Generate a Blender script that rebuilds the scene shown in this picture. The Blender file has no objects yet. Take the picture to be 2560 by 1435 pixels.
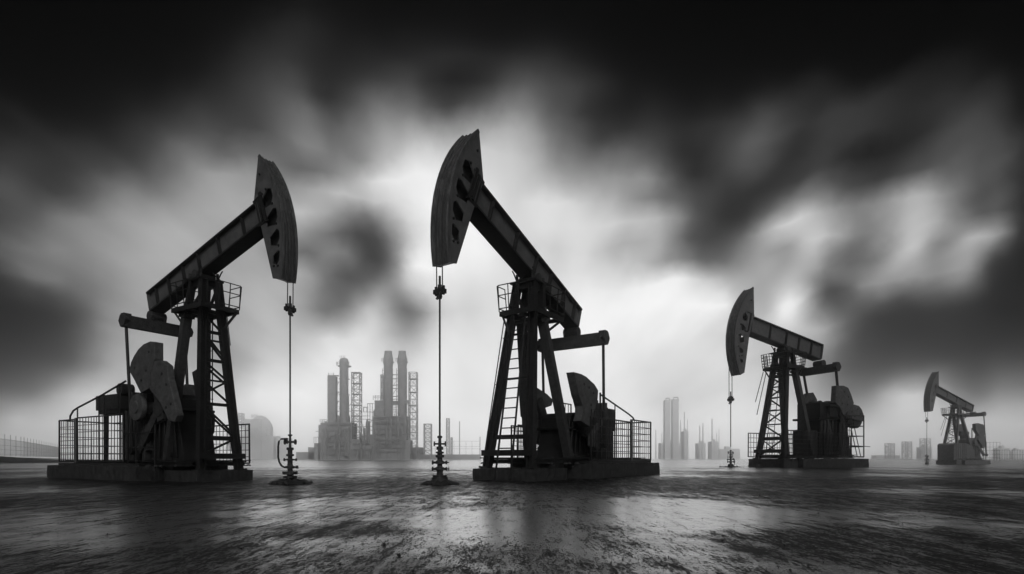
import bpy, bmesh, math, random
from mathutils import Vector, Matrix, noise
random.seed(7)
R = math.radians
F = 1400.0; VH = 1146.0; GS = 1.3; CAMH = .55*GS
scene = bpy.context.scene
COL = scene.collection

# ------------------------------------------------------------ materials
def mat(name, c0, c1, rough=.55, scale=6., bump=.02, spec=.5, metallic=0., streak=None):
    m = bpy.data.materials.new(name); m.use_nodes = True
    nt = m.node_tree; N = nt.nodes; L = nt.links
    bs = N['Principled BSDF']
    tc = N.new('ShaderNodeTexCoord')
    mp = N.new('ShaderNodeMapping'); L.new(tc.outputs['Object'], mp.inputs['Vector'])
    if streak: mp.inputs['Scale'].default_value = streak
    n1 = N.new('ShaderNodeTexNoise'); n1.inputs['Scale'].default_value = scale
    n1.inputs['Detail'].default_value = 8; n1.inputs['Roughness'].default_value = .65
    L.new(mp.outputs[0], n1.inputs['Vector'])
    n2 = N.new('ShaderNodeTexNoise'); n2.inputs['Scale'].default_value = scale*6
    n2.inputs['Detail'].default_value = 6; L.new(mp.outputs[0], n2.inputs['Vector'])
    r = N.new('ShaderNodeValToRGB')
    r.color_ramp.elements[0].position = .35; r.color_ramp.elements[0].color = (c0, c0, c0, 1)
    r.color_ramp.elements[1].position = .68; r.color_ramp.elements[1].color = (c1, c1, c1, 1)
    mx = N.new('ShaderNodeMath'); mx.operation = 'MULTIPLY_ADD'
    L.new(n2.outputs[0], mx.inputs[0]); mx.inputs[1].default_value = .35; 
    sb = N.new('ShaderNodeMath'); sb.operation = 'MULTIPLY'; sb.inputs[1].default_value = .68
    L.new(n1.outputs[0], sb.inputs[0]); L.new(sb.outputs[0], mx.inputs[2])
    L.new(mx.outputs[0], r.inputs[0]); L.new(r.outputs[0], bs.inputs['Base Color'])
    rr = N.new('ShaderNodeMapRange'); L.new(n2.outputs[0], rr.inputs[0])
    rr.inputs[1].default_value = .3; rr.inputs[2].default_value = .7
    rr.inputs[3].default_value = rough-.12; rr.inputs[4].default_value = min(1, rough+.18)
    L.new(rr.outputs[0], bs.inputs['Roughness'])
    bs.inputs['Specular IOR Level'].default_value = spec; bs.inputs['Metallic'].default_value = metallic
    if bump:
        b = N.new('ShaderNodeBump'); b.inputs['Strength'].default_value = .8; b.inputs['Distance'].default_value = bump
        L.new(mx.outputs[0], b.inputs['Height']); L.new(b.outputs[0], bs.inputs['Normal'])
    return m
M_paint = mat('weathered_grey_paint', .055, .12, .42, 3., .008, .35)
M_dark = mat('dark_steel', .005, .018, .5, 4., .01, .35)
M_worn = mat('worn_track_steel', .012, .12, .42, 4., .03, .5, streak=(3, 1, .35))
M_cast = mat('pitted_cast_iron', .01, .055, .6, 7., .05, .35)
M_wire = mat('wire_rope', .02, .05, .45, 10., 0, .4)
M_conc = mat('stained_concrete', .012, .05, .85, 5., .04, .2, streak=(1.5, 1.5, .5))
M_weight = mat('rusted_counterweight', .028, .11, .6, 5., .05, .3)
M_mud = mat('oily_earth', .012, .04, .7, 9., .04, .3)
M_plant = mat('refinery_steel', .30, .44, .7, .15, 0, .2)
M_far = mat('haze_pale_concrete', .75, .88, .8, .1, 0, .1)  # near-white: haze fade of the far skyline put into the colour
M_hazy = mat('haze_grey_paint', .08, .18, .6, 3., .01, .3)  # grey lightened so the farthest jack's colour carries part of its haze
M_bank = mat('bare_bank_earth', .34, .48, .9, .3, 0, .1)

# ------------------------------------------------------------ mesh builder
class MB:
    """collects geometry in pump-jack axes: a along the beam, b sideways, z up"""
    def __init__(s, f=None): s.bm = bmesh.new(); s.f = f or (lambda p: Vector(p))
    def _hull(s, vs, faces):
        bv = [s.bm.verts.new(s.f(v)) for v in vs]
        for f in faces:
            try: s.bm.faces.new([bv[i] for i in f])
            except ValueError: pass
    def bar(s, p, q, w, h, up=(0, 0, 1)):
        p = Vector(p); q = Vector(q); d = (q-p).normalized(); up = Vector(up)
        if abs(d.dot(up)) > .98: up = Vector((1, 0, 0))
        x = d.cross(up).normalized()*w/2; y = x.cross(d).normalized()*h/2
        vs = [p-x-y, p+x-y, p+x+y, p-x+y, q-x-y, q+x-y, q+x+y, q-x+y]
        s._hull(vs, [(0, 1, 2, 3), (4, 5, 6, 7), (0, 1, 5, 4), (1, 2, 6, 5), (2, 3, 7, 6), (3, 0, 4, 7)])
    def hbeam(s, p, q, w, h, up=(0, 0, 1), t=.03):
        # rolled H section: two flanges and a web
        p = Vector(p); q = Vector(q); d = (q-p).normalized(); u = Vector(up)
        if abs(d.dot(u)) > .98: u = Vector((1, 0, 0))
        x = d.cross(u).normalized(); y = x.cross(d).normalized()
        o = y*(h/2-t/2)
        s.bar(p+o, q+o, w, t, u); s.bar(p-o, q-o, w, t, u); s.bar(p, q, t, h-2*t-.004, u)
    def box(s, a0, a1, b0, b1, z0, z1):
        vs = [(x, y, z) for z in (z0, z1) for x, y in ((a0, b0), (a1, b0), (a1, b1), (a0, b1))]
        s._hull(vs, [(0, 1, 2, 3), (4, 5, 6, 7), (0, 1, 5, 4), (1, 2, 6, 5), (2, 3, 7, 6), (3, 0, 4, 7)])
    def tube(s, pts, r, n=8, r1=None):
        pts = [Vector(p) for p in pts]; rings = []
        for i, p in enumerate(pts):
            d = (pts[min(i+1, len(pts)-1)]-pts[max(i-1, 0)]).normalized()
            up = Vector((0, 0, 1)) if abs(d.z) < .9 else Vector((1, 0, 0))
            x = d.cross(up).normalized(); y = x.cross(d)
            rr = r if r1 is None else r+(r1-r)*i/(len(pts)-1)
            rings.append([s.bm.verts.new(s.f(p+(x*math.cos(t)+y*math.sin(t))*rr)) for t in [2*math.pi*k/n for k in range(n)]])
        for A, B in zip(rings, rings[1:]):
            for k in range(n): s.bm.faces.new((A[k], A[(k+1) % n], B[(k+1) % n], B[k]))
        s.bm.faces.new(rings[0]); s.bm.faces.new(rings[-1][::-1])
    def lathe(s, c, prof, n=20, axis='z'):
        rings = []
        for z, r in prof:
            ring = []
            for k in range(n):
                t = 2*math.pi*k/n; x, y = math.cos(t)*r, math.sin(t)*r
                v = (c[0]+x, c[1]+y, c[2]+z) if axis == 'z' else ((c[0]+x, c[1]+z, c[2]+y) if axis == 'b' else (c[0]+z, c[1]+x, c[2]+y))
                ring.append(s.bm.verts.new(s.f(v)))
            rings.append(ring)
        for A, B in zip(rings, rings[1:]):
            for k in range(n): s.bm.faces.new((A[k], A[(k+1) % n], B[(k+1) % n], B[k]))
        s.bm.faces.new(rings[0]); s.bm.faces.new(rings[-1][::-1])
    def plate(s, outer, b, t, holes=()):
        """polygon in the a-z plane, thickness t sideways, with real holes"""
        sides = []
        for bb in (b, b+t):
            loops = []; edges = []
            for lp in [outer]+list(holes):
                vs = [s.bm.verts.new(s.f((p[0], bb, p[1]))) for p in lp]
                edges += [s.bm.edges.new((vs[i], vs[(i+1) % len(vs)])) for i in range(len(vs))]
                loops.append(vs)
            bmesh.ops.triangle_fill(s.bm, use_beauty=True, edges=edges)
            sides.append(loops)
        for A, B in zip(*sides):
            for i in range(len(A)):
                j = (i+1) % len(A)
                s.bm.faces.new((A[i], A[j], B[j], B[i]))
    def build(s, name, m, parent=None, smooth=False, label=None, bevel=0):
        bmesh.ops.recalc_face_normals(s.bm, faces=s.bm.faces)
        me = bpy.data.meshes.new(name); s.bm.to_mesh(me); s.bm.free()
        me.materials.append(m)
        if smooth:
            for p in me.polygons: p.use_smooth = True
            me.set_sharp_from_angle(angle=R(35))
        o = bpy.data.objects.new(name, me); COL.objects.link(o)
        if parent: o.parent = parent
        if label: o['label'] = label
        if bevel:
            bv = o.modifiers.new('Bevel', 'BEVEL'); bv.width = bevel; bv.segments = 2; bv.limit_method = 'ANGLE'
        return o

def thing(name, label, cat, loc=(0, 0, 0), rz=0, group=None):
    o = bpy.data.objects.new(name, None); COL.objects.link(o); o.empty_display_size = .5
    o.location = loc; o.rotation_euler = (0, 0, rz); o['label'] = label; o['category'] = cat
    if group: o['group'] = group
    return o
def tag(o, label, cat, group=None, kind=None):
    o['label'] = label; o['category'] = cat
    if group: o['group'] = group
    if kind: o['kind'] = kind
    return o

# ------------------------------------------------------------ pump jacks
FIT = {
 '1': dict(X0=-4.9544, Y0=12.5032, th=.5383, aP=3.9777, zP=6.2296, tau=.2735, hw=.215, ft=.4607, fb=.4893, bt=.692, bw=.2191, bo=-.0673, Lt=2.8454, zpl=5.0855, pf=-.8668, pr=.708, pw=.5858, af=-.8379, ar=.937, w=.5798, af1=-.4327, ar1=.3991, w1=.2818, ae=2.6627, ze=4.9431, be=.9089, bk=.342, s=.8399),
 '2': dict(X0=-1.5641, Y0=12.1298, th=.9802, aP=3.8504, zP=5.7084, tau=.3386, hw=.2394, ft=.4493, fb=.534, bt=.713, bw=.2404, bo=-.101, Lt=2.7366, zpl=4.5865, pf=-.6797, pr=.8808, pw=.5945, af=-1.0811, ar=1.0812, w=.704, af1=-.4178, ar1=.0757, w1=.341, ae=2.5111, ze=4.2746, be=1.0887, bk=.2391, s=.961),
 '3': dict(X0=13.6604, Y0=34.9804, th=.4281, aP=3.3006, zP=5.5356, tau=.1883, hw=.2493, ft=.6516, fb=.6493, bt=.7729, bw=.2239, bo=.0004, Lt=2.3417, zpl=4.569, pf=-.5876, pr=.5358, pw=.6795, af=-.8528, ar=1.0349, w=.7121, af1=-.2767, ar1=.2776, w1=.3545, ae=2.4344, ze=4.6606, be=.8526, bk=.237, s=1.4169),
 '4': dict(X0=39.744, Y0=53.6546, th=.3698, aP=4.3411, zP=5.9179, tau=.2947, hw=.2791, ft=.5003, fb=.4889, bt=.7286, bw=.2778, bo=.008, Lt=2.3449, zpl=4.9032, pf=-.9267, pr=.9, pw=.7451, af=-1.1933, ar=1.7298, w=.6662, af1=-.2119, ar1=.2554, w1=.3416, ae=2.6995, ze=4.9709, be=.9587, bk=.369, s=.9879)}

MATS = (M_paint, M_dark, M_cast, M_conc, M_worn)
def pump_jack(J, label):
    P = FIT[J]; mir = J == '1'; q4 = 1.8 if J == '4' else 1; S = P['s']*GS*q4; sb = 1 if mir else -1
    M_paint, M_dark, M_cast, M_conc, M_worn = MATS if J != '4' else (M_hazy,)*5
    root = thing('pump_jack', label, 'pump jack', (P['X0']*GS*q4, P['Y0']*GS*q4, CAMH*(1-q4)), (math.pi-P['th']) if mir else P['th'], 'oil pump jacks')
    f = lambda p: Vector((p[0]*S, sb*p[1]*S, p[2]*S))
    mb = lambda: MB(f)
    aP, zP, tau, hw, bw = P['aP'], P['zP'], P['tau'], P['hw'], P['bw']
    ct, st = math.cos(tau), math.sin(tau)
    B2 = lambda r, n: (aP-(r*ct-n*st), zP+r*st+n*ct)
    B = lambda r, n, b: (B2(r, n)[0], b, B2(r, n)[1])
    arc = lambda t, r: (aP-r*math.cos(tau+t), zP+r*math.sin(tau+t))
    bo, bt, Lt = P['bo'], P['bt'], P['Lt']
    detail = J in '12'
    # ---- concrete foundations
    fz = .30 if J in '12' else .36
    fa = aP+P['af']-.30
    wb = P['w']+.28
    fe = {'1': 4.55, '2': 4.2, '3': 3.0, '4': 3.6}[J]
    re = {'1': 10.95, '2': 10.6, '3': 7.5, '4': 7.6}[J]
    rs = {'1': 5.0, '2': 4.9, '3': 3.01, '4': 3.61}[J]
    def block(x0, x1, y0, y1, z1, name, seed):
        m_ = mb()
        nx = max(6, int((x1-x0)/.12)); ny = 12; nz = 4
        def q(i, j, k):
            x = x0+(x1-x0)*i/nx; y = y0+(y1-y0)*j/ny; z = -.08+(z1+.08)*k/nz
            e = .018*noise.noise(Vector((x*4+seed, y*4, z*5)))+.01*noise.noise(Vector((x*14+seed, y*14, z*14)))
            if k == nz: z += e*1.2
            if i == 0: x -= e
            if i == nx: x += e
            if j == 0: y -= e*1.5
            if j == ny: y += e*1.5
            return m_.bm.verts.new(f((x, y, z)))
        def grid(fn, n, mm):
            g = [[fn(i, j) for j in range(mm+1)] for i in range(n+1)]
            for i in range(n):
                for j in range(mm): m_.bm.faces.new((g[i][j], g[i+1][j], g[i+1][j+1], g[i][j+1]))
        grid(lambda i, j: q(i, j, nz), nx, ny)
        grid(lambda i, k: q(i, 0, k), nx, nz); grid(lambda i, k: q(i, ny, k), nx, nz)
        grid(lambda j, k: q(0, j, k), ny, nz); grid(lambda j, k: q(nx, j, k), ny, nz)
        bmesh.ops.remove_doubles(m_.bm, verts=m_.bm.verts, dist=.0005)
        return m_.build(name, M_conc, root)
    block(fa, fe, -wb, wb, fz, 'concrete_footing', 1)
    rb = 1.4 if J in '12' else 1.25
    block(rs, re, -rb, rb, .42 if J in '12' else fz+.012, 'concrete_footing', 9)
    # ---- steel skid
    m = mb(); zk = .42 if J in '12' else .38
    for b in (-1.0, 0, 1.0):
        m.hbeam((fa+.35, b*.8, zk+.08), (re-.5, b*.8, zk+.08), .16, .15)
    for k in range(9):
        a = fa+.6+(re-.8-fa-.6)*k/8
        m.bar((a, -1.15, zk+.165), (a, 1.15, zk+.165), .12, .03)
    if J in '12': m.box(rs+.05, re-.6, -1.3, 1.3, .425, .50)
    m.build('skid_frame', M_dark, root)
    zd = zk+.1
    # ---- tower
    zt = zP-.26
    def leg_pt(side, front, z):
        a0, a1 = (P['af'], P['af1']) if front else (P['ar'], P['ar1'])
        z1 = P['zpl']-.1; z0 = .35; k = (z-z0)/(z1-z0)
        return Vector((aP+a0+(a1-a0)*k, side*(P['w']+(P['w1']-P['w'])*k), z))
    for side in (1, -1):
        m = mb(); m.hbeam(leg_pt(side, 1, fz-.01), leg_pt(side, 1, zt), .2, .2, (0, 1, 0), .035)
        m.bar(leg_pt(side, 1, fz-.02)+Vector((0, 0, .0)), leg_pt(side, 1, fz+.03), .34, .34); m.build('leg', M_dark, root)
    for side in (1, -1):
        m = mb(); m.bar(leg_pt(side, 0, fz+.02), leg_pt(side, 0, P['zpl']-.12), .2, .24, (0, 1, 0))
        m.bar(leg_pt(side, 0, P['zpl']-.2), leg_pt(side, 0, P['zpl']-.1), .32, .32)
        m.build('leg', M_cast, root)
    # crossbeam plank low on front legs
    m = mb(); p = leg_pt(1, 1, .72); q = leg_pt(-1, 1, .72)
    m.bar(p+Vector((-.14, .14, 0)), q+Vector((-.14, -.16, 0)), .07, .16); 
    m.bar(p+Vector((.14, .1, 0)), q+Vector((.14, -.1, 0)), .05, .12); m.build('tie_beam', M_dark, root)
    # bracing
    def hor(z, w=.07, h=.09): br = mb(); br.bar(leg_pt(1, 1, z), leg_pt(-1, 1, z), w, h); br.build('cross_brace', M_dark, root)
    def dia(z0, z1, sgn=1, w=.05, h=.05): br = mb(); br.bar(leg_pt(sgn, 1, z0), leg_pt(-sgn, 1, z1), w, h); br.build('cross_brace', M_dark, root)
    zp = P['zpl']
    if J == '1':
        for z, h in ((1.25, .13), (2.25, .09), (2.95, .05), (3.55, .09), (4.15, .05), (4.4, .09)): hor(z, .06, h)
        for z0, z1, sg in ((1.25, .75, -1), (2.25, 1.35, 1), (2.12, 1.25, 1), (2.25, 2.95, -1), (3.0, 2.5, -1), (3.55, 2.95, 1), (3.4, 2.8, 1), (4.4, 3.6, 1), (4.3, 3.45, 1), (4.95, 4.4, 1)): dia(z0, z1, sg, .04, .055)
    elif J == '2':
        for z, h in ((1.15, .12), (2.75, .05), (4.0, .05), (4.35, .07)): hor(z, .06, h)
    else:
        zs = [.45, 1.3, 1.95, 2.6, 3.2, 3.7, 4.15, zp-.15]
        for z in zs[1:]: hor(z, .05, .06 if z != 1.3 else .16)
        for k, (z0, z1) in enumerate(zip(zs, zs[1:])):
            dia(z0, z1, 1 if k % 2 else -1, .045, .06)
            if k % 2 == 0 or k > 3: dia(z0, z1, -1 if k % 2 else 1, .03, .04)
    # side bracing between front and rear legs
    if J in '34':
        for side in (1, -1): br = mb(); br.bar(leg_pt(side, 1, zp-.35), leg_pt(side, 0, zp-.35), .05, .08); br.build('cross_brace', M_dark, root)
    # ladder
    ld = mb()
    if J == '2':
        la = lambda z, b: leg_pt(0, 1, z)+Vector((-.16-.12*(1-z/zp), b, 0))
        for b in (-.16, .2):
            ld.tube([la(.05, b*1.35), la(zp, b)], .03, 6)
        z = .3
        while z < zp-.1:
            ld.tube([la(z, -.16*1.35+.056*z/zp), la(z, .2*1.35-.07*z/zp)], .018, 5); z += .27
        # old inner ladder, leaning, and outer hand rail
        ld.tube([leg_pt(-1, 1, .5)+Vector((-.2, -.02, 0)), leg_pt(-1, 1, zp)+Vector((-.2, -.12, 0))], .016, 6)
        for z in (1.3, 2.6, 3.9): ld.tube([leg_pt(-1, 1, z)+Vector((-.19, -.07, 0)), leg_pt(-1, 1, z)], .012, 5)
        ld.tube([leg_pt(.25, 1, .1)+Vector((.5, 0, 0)), leg_pt(.55, 1, 2.8)+Vector((.2, 0, 0))], .022, 6)
        ld.tube([leg_pt(.6, 1, .3)+Vector((.2, 0, 0)), leg_pt(.75, 1, 2.9)+Vector((0, 0, 0))], .03, 6)
    elif J == '1':
        for b in (-.12, .16):
            ld.tube([(aP+.35, b-.35, .5), (aP+.25, b-.3, zp)], .02, 6)
        z = .7
        while z < zp-.1: ld.tube([(aP+.3, -.47, z), (aP+.3, -.16, z)], .012, 5); z += .3
        ld.tube([leg_pt(-1, 1, zp-1.)+Vector((-.1, -.12, 0)), leg_pt(-1, 1, zp)+Vector((-.1, -.12, 0))], .014, 6)
    else:
        for b in (-.22, .14):
            ld.tube([leg_pt(0, 1, .4)+Vector((-.1, b, 0)), leg_pt(0, 1, zp)+Vector((-.1, b*.8, 0))], .016, 6)
        z = .55
        while z < zp: ld.tube([leg_pt(0, 1, z)+Vector((-.1, -.22, 0)), leg_pt(0, 1, z)+Vector((-.1, .14, 0))], .012, 5); z += .26
        ld.tube([leg_pt(-1, 1, zp-2.1)+Vector((-.1, -.42, 0)), leg_pt(-1, 1, zp-.1)+Vector((-.1, -.3, 0))], .018, 6)
        ld.tube([leg_pt(-1, 1, zp-1.5)+Vector((-.25, -.5, 0)), leg_pt(-1, 1, zp-.1)+Vector((-.25, -.34, 0))], .018, 6)
    ld.build('ladder', M_dark, root)
    # platform
    pa0, pa1, pw = aP+P['pf'], aP+P['pr'], P['pw']
    m = mb()
    for b in (pw-.04, -pw+.04): m.bar((pa0, b, zp), (pa1, b, zp), .07, .13)
    for a in (pa0+.04, pa1-.04, aP-.2, aP+.25): m.bar((a, -pw, zp), (a, pw, zp), .07, .11)
    m.box(pa0+.05, aP-.45, -pw+.05, pw-.05, zp+.066, zp+.09)
    m.box(aP-.45, pa1-.05, P['w1']+.02, pw-.05, zp+.066, zp+.09)
    m.box(aP-.45, pa1-.05, -pw+.05, -P['w1']-.02, zp+.066, zp+.09)
    for side in (1, -1):
        m.bar((pa0+.1, side*(pw-.05), zp-.05), leg_pt(side, 1, zp-.55), .05, .06)
        m.bar((pa1-.1, side*(pw-.05), zp-.05), leg_pt(side, 0, zp-.5), .05, .06)
    plat = m.build('platform', M_dark, root)
    hr = .72 if J in '12' else .62; r_ = .016 if J in '12' else .014
    def rail(p0, p1, n, lean=(0, 0), rails=(1., .62, .12)):
        p0 = Vector(p0); p1 = Vector(p1); rl = mb()
        for k in range(n+1):
            b0 = p0.lerp(p1, k/n); rl.tube([b0, b0+Vector((lean[0], lean[1], hr))], r_, 6)
        for q in rails:
            o = Vector((lean[0]*q, lean[1]*q, hr*q)); rl.tube([p0+o, p1+o], r_*.9, 6)
        rl.build('railing', M_dark, plat)
    zr = zp+.06
    if J in '12':
        rail((pa0, -pw, zr), (pa0, pw*.1, zr), 2, (-.06, 0))
        rail((pa0, -pw, zr), (aP-.3, -pw, zr), 1, (-.02, -.06))
        rail((aP-.35, pw, zr), (pa1, pw, zr), 3, (0, .05))
        rail((pa1, pw, zr), (pa1, -pw, zr), 2, (.05, 0))
        rl = mb(); rl.tube([(pa0-.06, pw*.1, zr+hr), (pa0-.03, pw*.45, zr+hr+.16)], r_*1.3, 6); rl.build('grab_bar', M_dark, plat)
    else:
        nr = (1., .78, .55, .33, .12)
        rail((pa0, -pw, zr), (pa0, pw*.3, zr), 6, (-.1, 0), nr)
        rail((pa0, -pw, zr), (aP-.2, -pw, zr), 3, (0, -.08), nr)
        rail((aP+.3, pw, zr), (pa1, pw, zr), 3, (0, .1), nr)
        rail((pa1, pw, zr), (pa1, -pw, zr), 5, (.14, 0), nr)
    # tower head and saddle bearing
    m = mb()
    fw1 = abs(leg_pt(1, 1, zt).y)
    m.box(aP-.42, aP+.36, -fw1-.16, fw1+.16, zt, zt+.05)
    m.box(aP-.34, aP+.2, -fw1-.02, fw1+.02, zt-.16, zt-.01)
    for side in (1, -1):
        # short posts carrying the rear of the head down to the rear legs
        m.bar((aP+.2, side*fw1, zt), leg_pt(side, 0, zp-.1), .14, .18, (0, 1, 0))
        m.bar((aP-.3, side*(fw1-.03), zt-.3), (aP+.16, side*(fw1+.03), zp+.1), .05, .1)
    m.build('tower_cap', M_dark, root)
    m = mb()
    m.box(aP-.24, aP+.24, -.2, .2, zt+.052, zP-.12)
    m.lathe((aP, -.3, zP-.08), [(0, .13), (.6, .13)], 16, 'b')
    for side in (1, -1):
        m.bar((aP-.28, side*.26, zt+.05), (aP-.28, side*.26, zP+.02), .06, .06)
        m.bar((aP+.28, side*.26, zt+.05), (aP+.28, side*.26, zP-.02), .06, .06)
        m.tube([(aP-.2, side*.3, zt+.06), (aP-.34, side*.33, zP+.04), (aP-.42, side*.33, zP+.1)], .02, 6)
    m.build('saddle_bearing', M_cast, root, True)
    # ---- walking beam
    Lh = aP-.74
    m = mb()
    up = (Vector(B(0, 1, 0))-Vector(B(0, 0, 0)))
    for side in (1, -1):
        m.bar(B(Lh-.03, bo+bt/2, side*bw*.42), B(-Lt+.03, bo+bt/2, side*bw*.42), .025, bt-.114, up)
    m.bar(B(-Lt, bo+bt/2+.01, 0), B(-Lt+.03, bo+bt/2+.01, 0), bw*1.9, bt-.11, up)
    bmx = m.build('walking_beam', M_paint, root)
    m = mb(); m.bar(B(Lh, bo+bt-.025, 0), B(-Lt, bo+bt-.025, 0), bw*2, .05, up); m.build('flange', M_dark, bmx)
    m = mb(); m.bar(B(Lh-.02, bo+.03, 0), B(-Lt+.05, bo+.03, 0), bw*2, .06, up); m.build('flange', M_dark, bmx)
    for r in ([2.35, 1.15, .1, -.75, -1.6, -2.35] if J != '4' else [1.8, .3, -1.2]):
        m = mb()
        for side in (1, -1):
            m.bar(B(r, bo+.062, side*bw*.70), B(r, bo+bt-.052, side*bw*.70), bw*.50, .035, (Vector(B(1, 0, 0))-Vector(B(0, 0, 0))))
        m.build('stiffener', M_dark, bmx)
    # ---- horse head
    ft, fb, bk = P['ft'], P['fb'], P['bk']
    Rr = aP; n = 22
    T = arc(ft, Rr-.03)
    outer = [arc(ft-(ft+fb)*k/n, Rr-.03) for k in range(n+1)]
    outer += [arc(-fb, Rr-bk)]
    J2 = B2(aP-.84, bo-.16); J1 = B2(aP-.95, bo+bt+.03)
    outer += [J2, J1]
    def hole(t, rc, hh, ww, k):
        c = Vector(arc(t, rc)); er = (Vector(arc(t, rc+1))-c); et = Vector((-er.y, er.x))
        if et.y < 0: et = -et
        pts = [(-.55, -.45), (.15, -.6), (.5, -.2), (.5, .4), (.25, .6), (-.55, .2)]
        rnd = random.Random(k)
        return [tuple(c+er*ww*(x+rnd.uniform(-.02, .02))+et*hh*(y+rnd.uniform(-.05, .05))) for x, y in pts]
    tot = ft+fb
    if J in '12':
        hs = [(.13, .38, .40, .46), (-.035, .36, .39, .44), (-.195, .33, .36, .38), (-.34, .27, .33, .26)]
    elif J == '3':
        hs = [(.2, .40, .3, .3), (.03, .40, .24, .28), (-.14, .38, .34, .28), (-.32, .33, .24, .2), (-.47, .27, .17, .15)]
    else:
        hs = [(.12, .45, .3, .2), (-.06, .42, .3, .18), (-.24, .35, .26, .16)]
    holes = [hole(t, Rr-d, h, w, i) for i, (t, d, h, w) in enumerate(hs)]
    m = mb(); m.plate(outer, hw-.03, .03, holes); m.plate(outer, -hw, .03, holes[1:2] if J == '3' else ())
    # backing plates that close the box
    bl = [T, J1]; bl2 = [J2, arc(-fb, Rr-bk), arc(-fb, Rr-.03)]
    for A_, B_ in [(T, J1), (J2, bl2[1]), (bl2[1], bl2[2])]:
        a_ = Vector((A_[0], 0, A_[1])); b_ = Vector((B_[0], 0, B_[1])); d_ = (b_-a_)
        nrm = Vector((-d_.z, 0, d_.x)).normalized()
        c_ = Vector((aP-Rr+.5, 0, zP+.3)); nrm = nrm if nrm.dot(c_-a_) > 0 else -nrm
        m.bar(a_+nrm*.03+d_*.01, b_+nrm*.03-d_*.01, 2*hw-.062, .03, nrm)
    if J != '3':   # inner web that carries the face, coloured dark as shade behind the openings
        inner = [arc(ft*.8-(ft*.8+fb*.93)*k/8, Rr-.14) for k in range(9)]+[arc(-fb*.93, Rr-bk+.02), (J2[0]-.05, J2[1]), (J1[0]-.05, J1[1])]
        inner_poly = inner
    head = m.build('horse_head', M_paint, root)
    if J != '3':
        m = mb(); m.plate(inner_poly, .04, .03); m.build('inner_shade_web', M_dark, head)
    m = mb()
    prof = [(-1.06, -.05), (-1.06, .035), (-.93, .045), (-.86, .0), (-.62, -.005), (-.6, .018), (-.5, .018), (-.48, -.005), (-.12, -.01), (-.1, .012), (.02, .014), (.04, -.01), (.42, -.008), (.44, .018), (.54, .018), (.56, -.004), (.84, 0), (.92, .045), (1.05, .035), (1.05, -.05)]
    g = []
    nn = 40
    for k in range(nn+1):
        t = ft-(ft+fb)*k/nn
        g.append([m.bm.verts.new(f((arc(t, Rr+r+.004*noise.noise(Vector((t*40, x*9, 3))))[0], x*hw, arc(t, Rr+r)[1]))) for x, r in prof])
    for A_, B_ in zip(g, g[1:]):
        for i in range(len(prof)): m.bm.faces.new((A_[i], A_[(i+1) % len(prof)], B_[(i+1) % len(prof)], B_[i]))
    m.bm.faces.new(g[0]); m.bm.faces.new(g[-1][::-1])
    m.build('curved_face', M_worn, head)
    # hinge brackets and bolts on head
    m = mb()
    for side in (1, -1):
        if J != '3': m.bar(B(Lh+.16, bo-.06, side*(hw+.03)), B(Lh+.12, bo+bt+.12, side*(hw+.03)), .05, .09, (1, 0, 0))
        m.bar(B(Lh+.02, bo+.02, side*(hw+.02)), B(Lh-.02, bo+bt+.05, side*(hw+.02)), .04, .06, (1, 0, 0))
        m.bar(B(Lh-.12, bo+.06, side*bw*.9), B(Lh-.14, bo+bt-.06, side*bw*.9), .05, .06, (1, 0, 0))
        m.bar(B(Lh+.2, bo+bt+.05, side*(hw-.01)), B(Lh-.25, bo+bt+.04, side*(bw-.03)), .06, .05)
        m.bar(B(Lh+.2, bo-.04, side*(hw-.01)), B(Lh-.2, bo-.03, side*(bw-.03)), .06, .05)
    m.build('hinge_bracket', M_dark, head)
    m = mb()
    for t, d in ((ft*.75, .3), (.2, .32), (.06, .24), (-.1, .22), (-.26, .18), (-.4, .18), (.0, .7), (.2, .72), (-.4, .34)):
        c = arc(t, Rr-d)
        m.lathe((c[0], hw-.002, c[1]), [(0, .035), (.028, .03)], 8, 'b')
    m.build('bolt', M_dark, head)
    # ---- wire ropes, carrier bar, rod
    zc = {'1': 4.62, '2': 4.33, '3': 2.98, '4': 4.2}[J]
    wr = .085
    for side in (1, -1):
        m = mb()
        pts = [(arc(ft*.55-tau-(ft*.55)*k/6, Rr+.02)[0], side*wr, arc(ft*.55-tau-(ft*.55)*k/6, Rr+.02)[1]) for k in range(7)]
        pts = [p for p in pts if p[2] > zP+.02]+[(-.02, side*wr, zP-.02), (-.005, side*wr, zc+.02)]
        m.tube(pts, .014 if J in '12' else .016, 6); m.build('wire_rope', M_wire, root)
    m = mb()
    m.box(-.06, .06, -.15, .15, zc-.05, zc+.05)
    m.lathe((0, 0, zc-.16), [(0, .045), (.05, .06), (.1, .05)], 12); m.lathe((0, 0, zc+.052), [(0, .05), (.1, .045), (.11, .028), (.3, .026)], 12)
    for side in (1, -1): m.lathe((0, side*.11, zc-.08), [(0, .03), (.2, .035)], 8)
    m.bar((-.05, .06, zc-.02), (-.12, .02, zc-.2), .06, .05)
    m.build('carrier_bar', M_dark, root)
    m = mb(); m.tube([(0, 0, .9), (0, 0, zc-.1)], .021 if J in '12' else .019, 8); m.build('polished_rod', M_dark, root, True)
    # ---- equalizer and pitman arms
    ae, ze, be = aP+P['ae'], P['ze'], P['be']
    m = mb(); et = .36
    m.bar((ae, -be-.1, ze), (ae, be+.1, ze), .26, et)
    for side in (1, -1):
        m.lathe((ae, side*(be+.1)-(.11 if side > 0 else -.0)-.0, ze+.02), [(-.02 if side > 0 else -.1, .16), (.1 if side > 0 else .02, .215), (.14 if side > 0 else .06, .205)], 6, 'b')
        m.box(ae-.1, ae+.1, side*be-.11, side*be+.11, ze+et/2+.003, ze+et/2+.06)
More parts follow.
